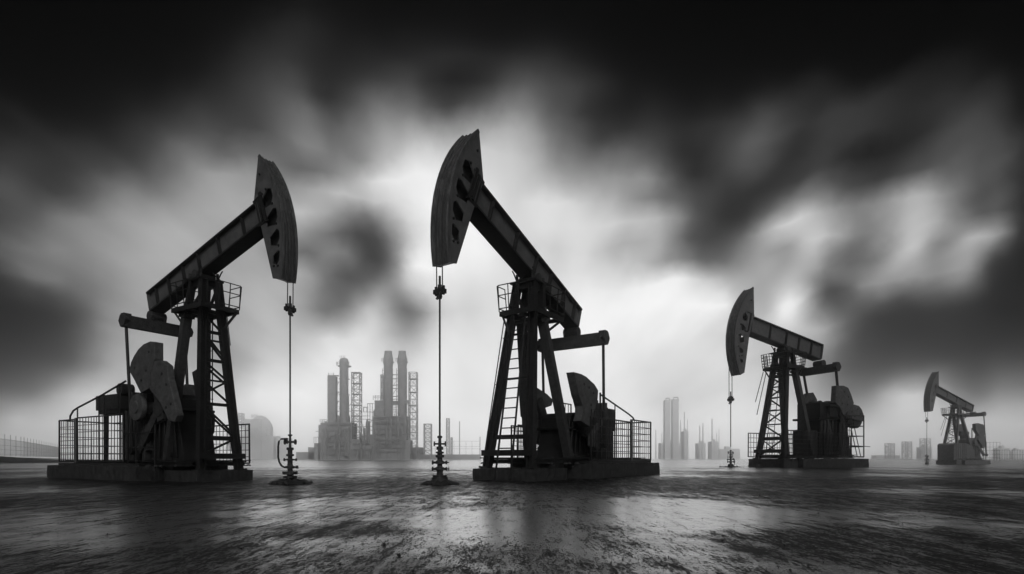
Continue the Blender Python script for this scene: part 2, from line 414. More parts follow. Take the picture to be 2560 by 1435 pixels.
    eq = m.build('equalizer_beam', M_cast, root)
    m = mb()
    rt = -P['ae']/ct; zb = B2(-P['ae']/ct, bo)[1]; top = B(-(P['ae']+.05)/ct, bo, 0)
    top = (top[0], 0, top[2])
    m.bar(top, (ae, 0, ze+et/2), .2, .22, (1, 0, 0)); 
    m.lathe((ae, -.24, (zb+ze+et/2)/2), [(0, .16), (.48, .16)], 12, 'b')
    for side in (1, -1):
        m.bar((top[0]+.1, side*.14, top[2]+.02), (ae+.1, side*.2, ze+et/2), .07, .07, (1, 0, 0))
        m.bar((top[0]-.1, side*.14, top[2]-.02), (ae-.12, side*.2, ze+et/2), .07, .07, (1, 0, 0))
    m.build('tail_bearing', M_cast, root)
    pin = {'1': (ae-.35, .9), '2': (ae+.1, 1.0), '3': (ae+.35, 2.2), '4': (ae+.5, .9)}[J]
    for side in (1, -1):
        m = mb()
        if J == '3' and side < 0: pn = (ae+.55, 2.3)
        else: pn = pin
        m.tube([(ae, side*be, ze-.1), (pn[0], side*(be-.02), pn[1])], .045 if J != '3' else .06, 10)
        m.lathe((pn[0], side*(be-.02)-.07, pn[1]), [(0, .13), (.14, .13)], 12, 'b')
        m.build('pitman_arm', M_dark, root)
    # ---- gearbox, cranks, counterweights
    sh = {'1': (5.15, 2.2), '2': (5.9, 1.55), '3': (6.2, 2.45), '4': (6.3, 2.2)}[J]
    zf = zk+.17
    m = mb(); x, z = sh
    m.plate([(x-1.0, zf), (x-.75, z-.5), (x-.6, z+.25), (x-.3, z+.42), (x+.45, z+.4), (x+.8, z+.1), (x+1.0, zf+.4), (x+1.25, zf)], -.5, 1.0)
    for k in range(5): m.bar((x-.7+.32*k, -.54, zf+.1), (x-.5+.24*k, -.54, z+.1), .05, .06, (0, 1, 0)); m.bar((x-.7+.32*k, .54, zf+.1), (x-.5+.24*k, .54, z+.1), .05, .06, (0, 1, 0))
    m.box(x-.8, x+.95, -.58, .58, z-.12, z-.04)
    m.lathe((x, -.62, z), [(0, .2), (1.24, .2)], 20, 'b')
    m.build('gearbox', M_dark, root, True, bevel=.02)
    CW = {
     '1': [([(5.1, 4.14), (4.83, 4.1), (4.83, 3.59), (5.12, 3.1), (5.1, 2.75), (5.62, 2.62), (6.03, 3.08), (6.32, 3.36), (6.2, 3.62), (6.03, 3.79), (5.76, 3.98), (5.45, 4.1)], .62, .26),
           ([(5.0, 3.55), (4.54, 3.53), (4.21, 3.36), (4.11, 2.94), (3.79, 2.23), (3.66, 1.88), (3.8, 1.7), (4.11, 1.72), (4.54, 2.26), (5.2, 2.75), (5.2, 3.1)], .66, .2)],
     '2': [([(4.55, 3.02), (5.03, 3.02), (5.35, 2.98), (5.61, 2.9), (5.9, 2.82), (6.16, 2.66), (6.12, 2.38), (5.86, 1.98), (5.61, 1.5), (4.98, 1.66), (5.08, 1.85), (5.1, 2.1), (4.85, 2.4)], .66, .26),
           ([(6.2, 1.5), (6.45, 1.7), (6.62, 1.5), (6.5, 1.1), (6.2, .8), (5.85, .95), (5.9, 1.3)], .7, .2)],
     '3': [([(5.68, 3.8), (6.2, 3.82), (6.52, 3.74), (6.75, 3.4), (6.93, 3.02), (6.61, 2.73), (6.2, 2.4), (5.92, 2.8), (5.61, 3.0)], .56, .26),
           ([(7.01, 2.98), (7.39, 2.92), (7.6, 2.75), (7.74, 2.5), (7.73, 2.19), (6.95, 2.25), (6.45, 2.35), (6.6, 2.65)], .54, .22)],
     '4': [([(5.84, 3.98), (6.28, 4.07), (7.1, 3.95), (7.4, 3.33), (7.3, 2.9), (6.47, 2.8), (5.91, 3.39)], .5, .3),
           ([(6.6, 3.2), (7.1, 3.3), (7.55, 2.0), (7.2, 1.85), (6.7, 2.0), (6.3, 2.4)], .55, .25)]}[J]
    FAR = {'1': [[(6.81, 2.5), (6.65, 3.0), (6.3, 3.15), (5.97, 3.1), (5.6, 2.5), (5.6, 1.5), (6.4, 1.5), (6.7, 1.9)],
                 [(5.5, 2.6), (5.2, 2.45), (4.95, 2.0), (5.0, 1.5), (5.3, 1.2), (5.8, 1.2), (5.9, 2.2)]],
           '2': [[(4.78, 2.76), (4.95, 2.85), (5.4, 2.82), (6.1, 2.66), (6.5, 2.5), (6.4, 2.3), (6.0, 2.2), (5.72, 1.8), (4.9, 1.85)],
                 [(5.6, 2.1), (6.3, 1.7), (6.6, 1.3), (6.2, .9), (5.6, 1.1), (5.5, 1.5)]],
           '3': [[(5.55, 3.35), (5.85, 3.62), (6.18, 3.67), (6.47, 3.32), (6.4, 2.8), (6.1, 2.5), (5.7, 2.7)],
                 [(6.3, 3.0), (6.6, 2.7), (6.55, 2.3), (6.18, 1.95), (5.85, 2.2), (5.85, 2.9)]],
           '4': [[(5.84, 3.98), (6.28, 4.07), (6.9, 3.95), (7.1, 3.33), (6.47, 2.8), (5.91, 3.2)],
                 [(6.5, 3.0), (7.0, 3.0), (7.4, 2.0), (7.0, 1.8), (6.4, 2.1)]]}[J]
    def weight(poly, b, t, side):
        m_ = mb(); bb = b if side > 0 else -b-t
        m_.plate(poly, bb, t)
        return m_
    for side in (1, -1):
        m = mb(); b0 = (.60 if side > 0 else -.72)
        (wa, wz) = (sum(p[0] for p in CW[0][0])/len(CW[0][0]), sum(p[1] for p in CW[0][0])/len(CW[0][0]))
        cb = b0+.06
        m.bar((wa, cb, wz), (sh[0]+(sh[0]-wa)*.3, cb, sh[1]+(sh[1]-wz)*.3), .1, .34, (1, 0, 0))
        m.bar((sh[0], cb, sh[1]), (pin[0], cb+side*.03, pin[1]), .09, .28, (1, 0, 0))
        m.tube([(pin[0], cb, pin[1]), (pin[0], side*(be+.02), pin[1])], .07, 10)
        m.lathe((sh[0], cb-.08, sh[1]), [(0, .26), (.03, .3), (.13, .3), (.16, .26)], 20, 'b')
        m.build('crank', M_cast, root)
    for k, (poly, b, t) in enumerate(CW):
        m = weight(poly, b+.1, t, 1); w = m.build('counterweight', M_weight if J != '4' else M_cast, root, bevel=.025)
        m = mb(); cx = sum(p[0] for p in poly)/len(poly); cz = sum(p[1] for p in poly)/len(poly)
        for q in (1, 3, 5, 7):
            p = poly[q % len(poly)]
            m.lathe((cx+(p[0]-cx)*.55, b+.1+t-.003, cz+(p[1]-cz)*.55), [(0, .045), (.02, .035)], 8, 'b')
        m.build('bolt', M_dark, w)
    for k, poly in enumerate(FAR):
        m = weight(poly, CW[k][1]+.1, CW[k][2], -1); m.build('counterweight', M_weight if J != '4' else M_cast, root, bevel=.025)
    # hub disc
    m = mb()
    if J == '1':
        m.lathe((6.0, .78, 2.22), [(0, .36), (.03, .42), (.1, .43), (.16, .4), (.17, .2), (.2, .18)], 26, 'b')
        m.lathe((6.0, .2, 2.22), [(0, .22), (.58, .22)], 16, 'b')
    else:
        m.lathe((sh[0]+1.35, .3, sh[1]-.15), [(0, .4), (.1, .45), (.3, .45), (.36, .38)], 24, 'b')
    m.build('brake_drum', M_weight if J != '4' else M_cast, root, True)
    # ---- motor, belt guard, control box
    mx_ = sh[0]+2.05
    if J in '12':
        m = mb()
        m.lathe((mx_-.1, -.2, 1.25), [(-.5, .3), (-.45, .36), (.5, .36), (.52, .3), (.62, .28), (.62, .1), (.75, .08)], 20, 'b')
        for k in range(12):
            m.lathe((mx_-.1, -.62+.075*k, 1.25), [(0, .385), (.02, .385)], 20, 'b')
        m.box(mx_-.5, mx_+.3, -.6, .35, zf, .9)
        m.box(mx_-.3, mx_+.05, -.2, .2, 1.55, 1.8)
        m.build('motor', M_cast, root, True)
        # ribbed belt guard between motor and gearbox
        m = mb(); rnd = random.Random(5)
        x0, x1 = (sh[0]+.75, sh[0]+2.2)
        k = 0; x = x0
        while x < x1:
            w = rnd.uniform(.09, .16); t_ = (x-x0)/(x1-x0)
            zt_ = (2.55 if J == '2' else 2.9)-t_*.35+rnd.uniform(-.08, .08)-(.35 if t_ > .8 else 0)
            m.box(x, x+w-.012, .2+rnd.uniform(-.02, .02), .62+rnd.uniform(-.05, .05), zf if rnd.random() < .7 else .9, zt_); x += w
        m.box(x0, x1-.1, .25, .57, 1.1, 1.9)
        m.build('belt_guard', M_cast, root, bevel=.015)
        m = mb()
        if J == '1':
            m.box(7.95, 9.5, .1, .55, 2.3, 2.8); m.box(8.0, 9.4, .16, .5, 2.16, 2.3)
            for a in (8.1, 9.3): m.bar((a, .3, zf), (a, .3, 2.2), .09, .09)
            m.lathe((8.0, .1, 2.95), [(0, .2), (.4, .2)], 14, 'b')
        else:
            m.box(8.0, 8.5, .1, .5, zf, 1.5); m.box(7.9, 8.35, .2, .6, 1.5, 2.25)
            m.bar((8.9, -.3, zf), (8.9, -.3, 2.1), .06, .06); m.box(8.6, 9.1, -.45, -.15, 1.7, 2.05)
        m.build('control_box', M_dark, root, bevel=.01)
    elif J == '3':
        m = mb(); m.box(4.95, 6.75, -.6, .62, zf, 3.02); m.box(4.75, 6.9, -.7, .72, 2.2, 2.3)
        m.box(5.25, 6.7, .35, .9, 2.82, 2.9); m.box(5.4, 5.9, .6, .8, 2.3, 2.8)
        for k in range(14): m.bar((4.6+.17*k, .82, zf), (4.6+.17*k+.03, .82, 1.4+.05*(k % 4)), .05, .05)
        m.build('motor_housing', M_dark, root, bevel=.02)
        rnd = random.Random(9)
        for k in range(9):
            a_ = 5.0+.2*k+rnd.uniform(-.05, .05); m = mb()
            m.tube([(a_, .66, zf), (a_, .68, rnd.uniform(1.2, 2.9)), (a_+rnd.uniform(.1, .3), .5, rnd.uniform(2.4, 3.1))], rnd.choice((.02, .035, .05)), 7); m.build('hose', M_cast, root)
        for a_, z_, w_ in ((5.3, 3.02, .22), (5.75, 3.02, .16), (6.3, 3.02, .3)):
            m = mb(); m.lathe((a_, .0, z_), [(0, w_), (.08, w_), (.16, w_*.4)], 14); m.build('hatch', M_cast, root)
        m = mb(); m.box(3.9, 4.7, .0, .7, zf, 1.68); m.box(3.85, 4.2, .1, .5, 1.68, 1.72); m.build('control_box', M_dark, root)
    else:
        m = mb(); m.plate([(2.7, .4), (2.7, 1.9), (2.95, 2.05), (4.5, 2.05), (5.0, 1.95), (5.7, 1.6), (6.2, .4)], -.7, 1.5)
        for k in range(7): m.bar((2.85+.28*k, .82, .45), (2.85+.28*k, .82, 2.0), .04, .04)
        m.build('motor_housing', M_cast, root)
        m = mb(); m.box(4.9, 6.1, -.1, .2, 2.95, 3.25); m.bar((6.0, .5, .45), (6.0, .5, 3.6), .06, .06); m.build('service_arm', M_dark, root)
    # ---- guard fences on the skid
    def fence(p0, p1, z0, z1, dx, dz, post=True, name='guard_fence', r=.011):
        m_ = mb(); p0 = Vector(p0+(0,)); p1 = Vector(p1+(0,)); L_ = (p1-p0).length; n_ = max(1, round(L_/dx))
        rnd = random.Random(int(L_*1000))
        for k in range(n_+1):
            b = p0.lerp(p1, k/n_)+Vector((rnd.uniform(-.012, .012), 0, 0)); e = k in (0, n_)
            q = p0.lerp(p1, k/n_)+Vector((rnd.uniform(-.02, .02), 0, 0))
            m_.tube([(b.x, b.y, z0), (q.x, q.y, z1)], .028 if e else r, 5)
        k = int((z1-z0)/dz); 
        for i in range(k+1):
            z = z0+(z1-z0)*i/k; e = i in (0, k)
            m_.tube([(p0.x, p0.y, z+rnd.uniform(-.01, .01)), (p1.x, p1.y, z+rnd.uniform(-.01, .01))], .024 if e else r, 5)
        return m_.build(name, M_dark, root)
    if J == '2':
        fence((5.05, 1.3), (8.05, 1.3), .53, 1.78, .17, .25); fence((8.2, 1.3), (9.95, 1.3), .53, 1.87, .2, .22)
        fence((9.95, 1.3), (9.95, -1.3), .53, 1.87, .22, .22); fence((5.2, -1.3), (9.95, -1.3), .53, 1.62, .2, .17)
        fence((4.3, -.95), (5.1, -.95), .5, 1.55, .15, .15)
        m = mb(); m.bar((8.12, 1.3, .5), (8.12, 1.3, 1.87), .11, .05, (0, 1, 0)); m.build('gate_post', M_paint, root)
        fence((7.1, -1.0), (8.2, -1.0), 1.7, 2.5, .2, .8, r=.014)
        m = mb(); m.tube([(5.9, 1.2, 2.5), (8.1, 1.2, 2.06), (8.5, 1.2, 1.96), (8.65, 1.2, 1.86)], .026, 8)
        m.tube([(7.0, 1.2, .55), (7.0, 1.2, 2.28)], .02, 6); m.tube([(5.3, 1.2, .55), (5.3, 1.2, 2.0), (7.0, 1.2, 2.03)], .016, 6); m.tube([(5.9, 1.2, .55), (5.9, 1.2, 2.55)], .03, 6)
        m.build('handrail', M_dark, root)
    if J == '1':
        fence((9.4, 1.2), (10.55, 1.2), .55, 1.95, .17, .23); fence((6.15, 1.2), (9.2, 1.2), .55, 2.0, .19, .24)
        fence((10.55, 1.2), (10.55, -1.2), .55, 1.95, .24, .24); fence((6.5, -1.25), (10.55, -1.25), .55, 1.75, .24, .24)
        fence((3.6, -1.25), (5.6, -1.25), .5, 1.75, .2, .2)
        m = mb(); m.bar((9.3, 1.2, .52), (9.3, 1.2, 2.0), .11, .05, (0, 1, 0)); m.build('gate_post', M_paint, root)
        m = mb(); m.tube([(10.02, 1.1, 1.9), (9.98, 1.1, 2.1), (9.75, 1.1, 2.27), (9.4, 1.1, 2.36), (7.8, 1.1, 2.67), (6.25, 1.1, 3.02)], .03, 8)
        for a, z in ((9.45, 2.33), (7.95, 2.6), (7.6, 2.68), (6.6, 2.92)): m.tube([(a, 1.1, .55), (a, 1.1, z)], .022, 6)
        m.tube([(6.1, 1.1, .5), (6.1, 1.1, 1.9)], .02, 6)
        for z in (.98, 1.4): m.tube([(4.35, 1.2, z), (5.9, 1.2, z), (6.1, 1.2, z-.02)], .016, 6)
        for a in (4.35, 5.4): m.tube([(a, 1.2, .3), (a, 1.2, 1.4 if a > 5 else 1.62)], .03, 6)
        m.tube([(4.35, 1.2, 1.62), (3.7, 1.2, 1.75)], .016, 6)
        m.build('handrail', M_dark, root)
    if J == '3':
        fence((2.05, 1.15), (3.9, 1.15), .46, 1.62, .16, .18, r=.013); fence((4.0, 1.15), (5.7, 1.15), .46, 1.55, .17, .18, r=.013)
        fence((2.3, -1.15), (6.0, -1.15), .46, 1.6, .18, .2, r=.013); fence((5.7, 1.15), (6.4, 1.15), .46, 2.35, .13, .3, r=.013)
        fence((5.8, 1.15), (7.3, 1.15), .46, 2.42, 1.5, .48, name='handrail', r=.02); fence((7.3, 1.15), (7.3, -1.1), .46, 2.42, 1.1, .48, name='handrail', r=.02)
        m = mb()
        for a in (6.5, 6.75): m.tube([(a, 1.0, 2.1), (a+.55, 1.0, .45)], .02, 6)
        m.tube([(6.3, 1.15, 1.0), (7.75, 1.15, .95)], .016, 6); m.build('brace_pipe', M_dark, root)
    if J == '4':
        fence((6.0, -.9), (7.9, -.9), .42, 1.6, .2, .25, r=.014)
        fence((6.1, .9), (7.4, .9), .42, 1.9, .25, .3, r=.014)
    # bolts, anchor plates and clutter on the footing
    m = mb(); rnd = random.Random(31)
    for k in range(22 if J in '12' else 8):
        a = rnd.uniform(fe-1.2, re-.8); w = rnd.uniform(.03, .09)
        m.lathe((a, rnd.choice((-1, 1))*rnd.uniform(1.1, 1.3) if J in '12' else 1.1, .42), [(0, w), (.03, w*.8), (.05, .02)], 8)
    m.build('anchor_bolt', M_mud, root)
    return root

pump_jack('1', 'large dark pump jack on the left, horse head raised and facing right')
pump_jack('2', 'tallest pump jack in the middle, horse head facing left, ladder on its front')
pump_jack('3', 'mid-distance pump jack right of the middle one, low tilted beam and two visible pitman arms')
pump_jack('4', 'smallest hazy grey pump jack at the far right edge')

# ------------------------------------------------------------ wellheads
def wellhead(J, label, style):
    P = FIT[J]; q4 = 1.8 if J == '4' else 1; k = GS*{'1': 1.0, '2': 1.0, '3': 1.25, '4': 1.95}[J]
    root = thing('wellhead', label, 'wellhead', (P['X0']*GS*q4, P['Y0']*GS*q4, CAMH*(1-q4)), 0, 'wellheads under the horse heads')
    f = lambda p: Vector(p)*k
    mb = lambda: MB(f)
    if style == 'loop':
        u = .00137
        pr = [(1320, 60), (1240, 60), (1235, 110), (1205, 110), (1200, 52), (1182, 52), (1180, 118), (1130, 118), (1128, 42), (1085, 42), (1080, 72), (1042, 72), (1035, 45), (1000, 40), (955, 40), (950, 62), (925, 62), (920, 34), (885, 36), (880, 60), (850, 60), (846, 36), (785, 36), (780, 55), (742, 55), (740, 20), (690, 18), (560, 17), (556, 20), (548, 35), (530, 35), (526, 14)]
        prof = [((1320-y)*u, w*u) for y, w in pr]
        m = mb(); m.lathe((0, 0, 0), prof, 20); m.build('valve_stack', M_cast, root, True)
        z = lambda y: (1320-y)*u
        m = mb(); m.lathe((0, 0, z(650)), [(-.125, .06), (-.105, .06), (-.1, .025), (.1, .025), (.105, .06), (.13, .06)], 14, 'a'); m.build('flow_tee', M_cast, root, True)
        m = mb(); m.lathe((0, 0, z(940)), [(-.14, .035), (-.12, .035), (-.115, .018), (.115, .018), (.12, .03), (.15, .03)], 12, 'a')
        m.build('side_valve', M_cast, root, True)
        m = mb(); m.lathe((0, 0, z(1060)), [(0, .02), (.13, .02), (.135, .035), (.175, .035)], 12, 'a'); m.build('side_valve', M_cast, root, True)
        m = mb(); m.tube([(-.1, 0, z(598)), (-.2, 0, z(602)), (-.25, 0, z(640)), (-.265, 0, z(720)), (-.265, 0, z(900)), (-.24, 0, z(980)), (-.19, 0, z(1040)), (-.13, 0, z(1062)), (-.05, 0, z(1060))], .021, 10)
        m.tube([(-.08, 0, z(585)), (-.075, 0, z(680))], .03, 8)
        m.build('bleed_pipe', M_dark, root, True)
    else:
        u = .00205 if J == '2' else .0017
        pr = [(1440, 60), (1430, 85), (1372, 85), (1370, 75), (1348, 78), (1345, 35), (1318, 33), (1300, 35), (1296, 55), (1268, 50), (1260, 30), (1234, 26), (1228, 50), (1204, 48), (1190, 28), (1165, 26), (1160, 46), (1138, 46), (1130, 26), (1122, 28), (1118, 42), (1102, 42), (1098, 22), (1082, 22), (1080, 36), (1050, 36), (1046, 18), (960, 15), (955, 26), (935, 26), (932, 12)]
        prof = [((1440-y)*u, w*u) for y, w in pr]; z = lambda y: (1440-y)*u
        m = mb(); m.lathe((0, 0, 0), prof, 20); m.build('valve_stack', M_cast, root, True)
        m = mb(); m.lathe((0, 0, z(1018)), [(-.13, .05), (-.11, .05), (-.105, .02), (.105, .02), (.11, .055), (.13, .055)], 12, 'a'); m.build('flow_tee', M_cast, root, True)
        for y in (1215, 1282):
            m = mb(); m.lathe((0, 0, z(y)), [(-.17, .045), (-.14, .05), (-.135, .025), (.12, .025), (.13, .04), (.16, .04), (.165, .012), (.2, .012)], 12, 'a')
            m.build('side_valve', M_cast, root, True)
        m = mb(); m.lathe((.19, 0, z(1282)), [(0, .05), (.012, .05)], 14, 'a'); m.build('hand_wheel', M_dark, root)
        if J != '2':
            m = mb()
            m.tube([(.08, 0, z(1180)), (.16, 0, z(1180)), (.19, 0, z(1220)), (.19, 0, z(1360)), (.15, 0, z(1400)), (.05, 0, z(1400))], .018, 8)
            m.tube([(-.12, 0, z(1180)), (-.14, 0, z(1150)), (-.14, 0, z(980)), (.1, 0, z(980)), (.1, 0, z(1150))], .016, 8)
            m.build('bleed_pipe', M_dark, root, True)
    return root
wellhead('1', 'left wellhead with a looping bleed pipe, under the left pump jack', 'loop')
wellhead('2', 'wellhead of stacked flanges under the tallest pump jack', 'stack')
wellhead('3', 'small wellhead below the mid-distance pump jack right of centre', 'stack')
wellhead('4', 'tiny hazy wellhead below the far right pump jack', 'stack')

def mound(J, rx, ry, h, seed, label):
    P = FIT[J]; m = MB(); n, mm = 40, 10
    q4 = 1.8 if J == '4' else 1; c = (P['X0']*GS*q4, P['Y0']*GS*q4); zo = CAMH*(1-q4)
    rows = []
    for i in range(mm+1):
        q = i/mm; row = []
        for k in range(n):
            t = 2*math.pi*k/n
            e = 1+.35*noise.noise(Vector((math.cos(t)*2+seed, math.sin(t)*2, 0)))
            x = math.cos(t)*rx*q*e; y = math.sin(t)*ry*q*e
            z = h*(1-q**1.6)*(1+.9*noise.noise(Vector((x*7+seed, y*7, 1))))+.03*noise.noise(Vector((x*25, y*25, seed)))*(1-q)
            row.append(m.bm.verts.new((c[0]+x, c[1]+y, max(z, -.0)-.012*(i == mm)+zo)))
        rows.append(row)
    for A, B in zip(rows, rows[1:]):
        for k in range(n): m.bm.faces.new((A[k], A[(k+1) % n], B[(k+1) % n], B[k]))
    for k in range(18):
        a = random.uniform(0, 6.28); q = random.uniform(.3, 1.15); s = random.uniform(.015, .05)*(rx/.5)
        p = Vector((c[0]+math.cos(a)*rx*q, c[1]+math.sin(a)*ry*q, s*.3+.01+zo))
        r_ = bmesh.ops.create_icosphere(m.bm, subdivisions=1, radius=s, matrix=Matrix.Translation(p))
        for v in r_['verts']: v.co += Vector([random.uniform(-s, s)*.35 for _ in range(3)])
    o = m.build('earth_mound', M_mud); tag(o, label, 'earth mound', 'earth mounds at the wellheads')
mound('1', .62, .55, .13, 1, 'dark mound of oily earth round the left wellhead')
mound('2', .50, .5, .14, 5, 'dark mound of oily earth round the middle wellhead')
mound('3', .95, .6, .07, 9, 'flat dark earth patch round the small wellhead right of centre')
mound('4', .6, .5, .06, 13, 'faint earth patch at the far right wellhead')

# ------------------------------------------------------------ refinery and skyline
def at(u, v, Y): return ((u-1280)/F*Y, Y, CAMH-(v-VH)/F*Y)
class PB(MB):
    def __init__(s, Y): super().__init__(); s.Y = Y
    def bx(s, u0, u1, v0, v1, dep=None, off=0):
        x0, _, z1 = at(u0, v0, s.Y); x1, _, z0 = at(u1, v1, s.Y); z0 = max(z0, -.2)
        dep = dep or (x1-x0); s.box(x0, x1, s.Y+off, s.Y+off+dep, z0, z1)
    def col(s, u0, u1, prof, off=0):
        """round column: prof = [(v, width factor)] from bottom up"""
        x0 = at(u0, 0, s.Y)[0]; x1 = at(u1, 0, s.Y)[0]; r = (x1-x0)/2
        s.lathe(((x0+x1)/2, s.Y+r+off, 0), [(max(at(0, v, s.Y)[2], -.2), r*w) for v, w in prof], 20)
    def ln(s, pts, r, off=0): s.tube([Vector(at(u, v, s.Y))+Vector((0, off, 0)) for u, v in pts], r*s.Y/340, 5)
def lattice(u0, u1, v0, v1, Y, bays, label, group=None, r=None, cat='lattice tower', name='lattice_tower', seed=1):
    m = MB(); x0, _, z1 = at(u0, v0, Y); x1, _, z0 = at(u1, v1, Y); z0 = max(z0, 0); w = x1-x0; r = r or Y*.0006
    P = [(x0, Y), (x1, Y), (x1, Y+w), (x0, Y+w)]
    for p in P: m.bar((*p, z0), (*p, z1), r*2.2, r*2.2)
    rnd = random.Random(seed)
    for k in range(bays+1):
        z = z0+(z1-z0)*k/bays
        for i in range(4):
            p, q = P[i], P[(i+1) % 4]; m.bar((*p, z), (*q, z), r*1.3, r*1.3)
            if k < bays:
                z2 = z0+(z1-z0)*(k+1)/bays
                a, b = (p, q) if (k+i) % 2 else (q, p)
                m.bar((*a, z), (*b, z2), r*1.1, r*1.1)
                if rnd.random() < .5: m.bar((*b, z), (*a, z2), r, r)
        if k and k % 2 == 0: m.box(x0-w*.06, x1+w*.06, Y-w*.06, Y+w*1.06, z-.0, z+r*1.2)
    o = m.build(name, M_plant); tag(o, label, cat, group); return o

Y1 = 430.
def rootat(u, Y, label, cat, name, group=None):
    return thing(name, label, cat, (0, 0, 0), 0, group)
# left unit: domed column
t = rootat(857, Y1, 'tall round refinery column with a domed top and ringed platform', 'refinery tower', 'process_column', 'refinery columns')
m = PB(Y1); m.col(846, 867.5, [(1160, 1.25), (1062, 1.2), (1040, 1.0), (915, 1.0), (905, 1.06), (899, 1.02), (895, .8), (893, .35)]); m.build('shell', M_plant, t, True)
m = PB(Y1); m.col(840, 873, [(914, 1), (912, 1)]); 
for u in (841, 844, 870, 872.5): m.ln([(u, 914), (u, 905)], .18)
for v in (905, 909): m.ln([(840.5, v), (873, v)], .12)
for u in (850, 854, 858, 862): m.ln([(u, 895), (u, 889)], .14)
m.build('ring_platform', M_plant, t)
for v in (945, 985, 1020):
    m = PB(Y1); m.col(843.5, 870, [(v+1, 1), (v, 1)]); m.ln([(843.5, v-4), (870, v-4)], .1); m.build('ring_platform', M_plant, t)
m = PB(Y1); m.ln([(868.5, 912), (868.5, 1060)], .2, 1); m.ln([(871, 990), (871, 1150)], .22, 1); m.ln([(868, 990), (871, 990)], .2, 1)
m.build('riser_pipe', M_plant, t)
t = rootat(830, Y1, 'blocky square refinery column left of the domed one', 'refinery tower', 'process_column', 'refinery columns')
m = PB(Y1+4); m.bx(818.5, 839, 940, 1150, 5); m.build('shell', M_plant, t)
m = PB(Y1+4); m.ln([(819, 939), (847, 939)], .35)
for u in (821, 834): m.ln([(u, 939), (u, 932)], .15)
m.ln([(820, 935), (835, 935)], .12); m.build('roof_railing', M_plant, t)
t = rootat(842, Y1, 'pipe rack of rungs between the square and domed columns', 'pipe rack', 'pipe_rack')
m = PB(Y1+3); 
for v in (955, 980, 1003, 1028): m.ln([(838, v), (848, v)], .25)
for v0, v1 in ((980, 955), (1003, 980), (1020, 1003)): m.ln([(839, v0), (846, v1)], .16)
m.build('rungs', M_plant, t)
lattice(879, 899, 931, 1150, Y1, 16, 'tall lattice tower beside the domed refinery column', 'refinery lattice towers', seed=2)
t = rootat(840, Y1, 'stepped refinery block at the foot of the domed column', 'refinery building', 'refinery_building', 'refinery buildings')
m = PB(Y1-3); m.bx(801, 880, 1056, 1160, 14); m.build('wall', M_plant, t)
m = PB(Y1-4); m.bx(796, 815, 1062, 1160, 12); m.build('annex', M_plant, t)
m = PB(Y1-4); m.bx(785, 800, 1108, 1160, 12); m.build('annex', M_plant, t)
m = PB(Y1-4); m.bx(879, 900, 1098, 1160, 10); m.build('annex', M_plant, t)
m = PB(Y1-4); m.bx(899, 930, 1110, 1160, 10); m.build('annex', M_plant, t)
m = PB(Y1-3)
for v in (1049, 1053): m.ln([(800, v), (817, v)], .14)
for u in (800, 806, 811, 817): m.ln([(u, 1049), (u, 1056)], .14)
for u in (785, 790, 796): m.ln([(u, 1093), (u, 1108)], .14)
m.ln([(785, 1093), (797, 1093)], .14); m.ln([(789, 1078), (797, 1078)], .2); m.ln([(868, 1020), (879, 1008)], .18); m.ln([(868, 1028), (880, 1028)], .2)
m.build('roof_railing', M_plant, t)
# twin stacks
for i, (u0, u1, lb) in enumerate(((957, 979.5, 'left one of the twin tapered refinery stacks'), (992.5, 1014.5, 'right one of the twin tapered refinery stacks'))):
    t = rootat(u0, Y1, lb, 'refinery stack', 'refinery_stack', 'refinery columns')
    m = PB(Y1+i*2); m.col(u0, u1, [(1160, 1.0), (912, 1.0), (908, 1.08), (897, 1.08), (893, 1.02), (880, .84), (876, .84)]); m.build('shell', M_plant, t, True)
    m = PB(Y1+i*2); c = (u0+u1)/2
    m.col(c-14, c+14, [(904, 1), (902.5, 1)])
    for u in (c-14, c-11, c+11, c+14): m.ln([(u, 904), (u, 896)], .15)
    m.ln([(c-15, 896), (c-9, 896)], .12); m.ln([(c+9, 896), (c+15, 896)], .12); m.build('ring_platform', M_plant, t)
    m = PB(Y1+i*2-.4)
    for u in (c-13, c+12.5): m.ln([(u, 920), (u, 1100)], .18, 1.5)
    for v in range(925, 1060, 9): m.ln([(c-13, v), (c-10, v)], .13, 1.5)
    m.build('riser_pipe', M_plant, t)
t = rootat(986, Y1, 'cross bridges and braces between the twin stacks', 'pipe rack', 'pipe_rack')
m = PB(Y1+4)
for v in (937, 947, 963, 971, 991, 998): m.ln([(978, v), (994, v)], .28)
m.ln([(979, 990), (992, 971)], .18); m.ln([(979, 971), (992, 950)], .12); m.bx(978, 994, 1002, 1012, 3)
for u in (981, 985, 989): m.ln([(u, 1012), (u, 1038)], .14)
for v in (1018, 1024, 1030): m.ln([(978, v), (994, v)], .14)
m.build('rungs', M_plant, t)
lattice(1022, 1041, 930, 1150, Y1+3, 13, 'tall open lattice tower right of the twin stacks', 'refinery lattice towers', seed=5)
lattice(952, 957, 937, 1040, Y1+6, 8, 'narrow lattice left of the twin stacks', 'refinery lattice towers', seed=6)
t = rootat(970, Y1, 'large stepped refinery block under the twin stacks', 'refinery building', 'refinery_building', 'refinery buildings')
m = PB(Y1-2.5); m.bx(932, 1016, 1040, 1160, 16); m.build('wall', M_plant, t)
m = PB(Y1-2.5); m.bx(934, 957, 1000, 1041, 8, 3); m.build('wall', M_plant, t)
m = PB(Y1-3.2); m.bx(1012, 1024, 1000, 1008, 4); m.build('annex', M_plant, t)
m = PB(Y1-3.2); m.bx(925, 940, 1086, 1160, 10); m.build('annex', M_plant, t)
m = PB(Y1-3.2); m.bx(1015, 1026, 1100, 1160, 10); m.build('annex', M_plant, t)
m = PB(Y1-2)
for v in (990, 994.5): m.ln([(933, v), (957, v)], .14)
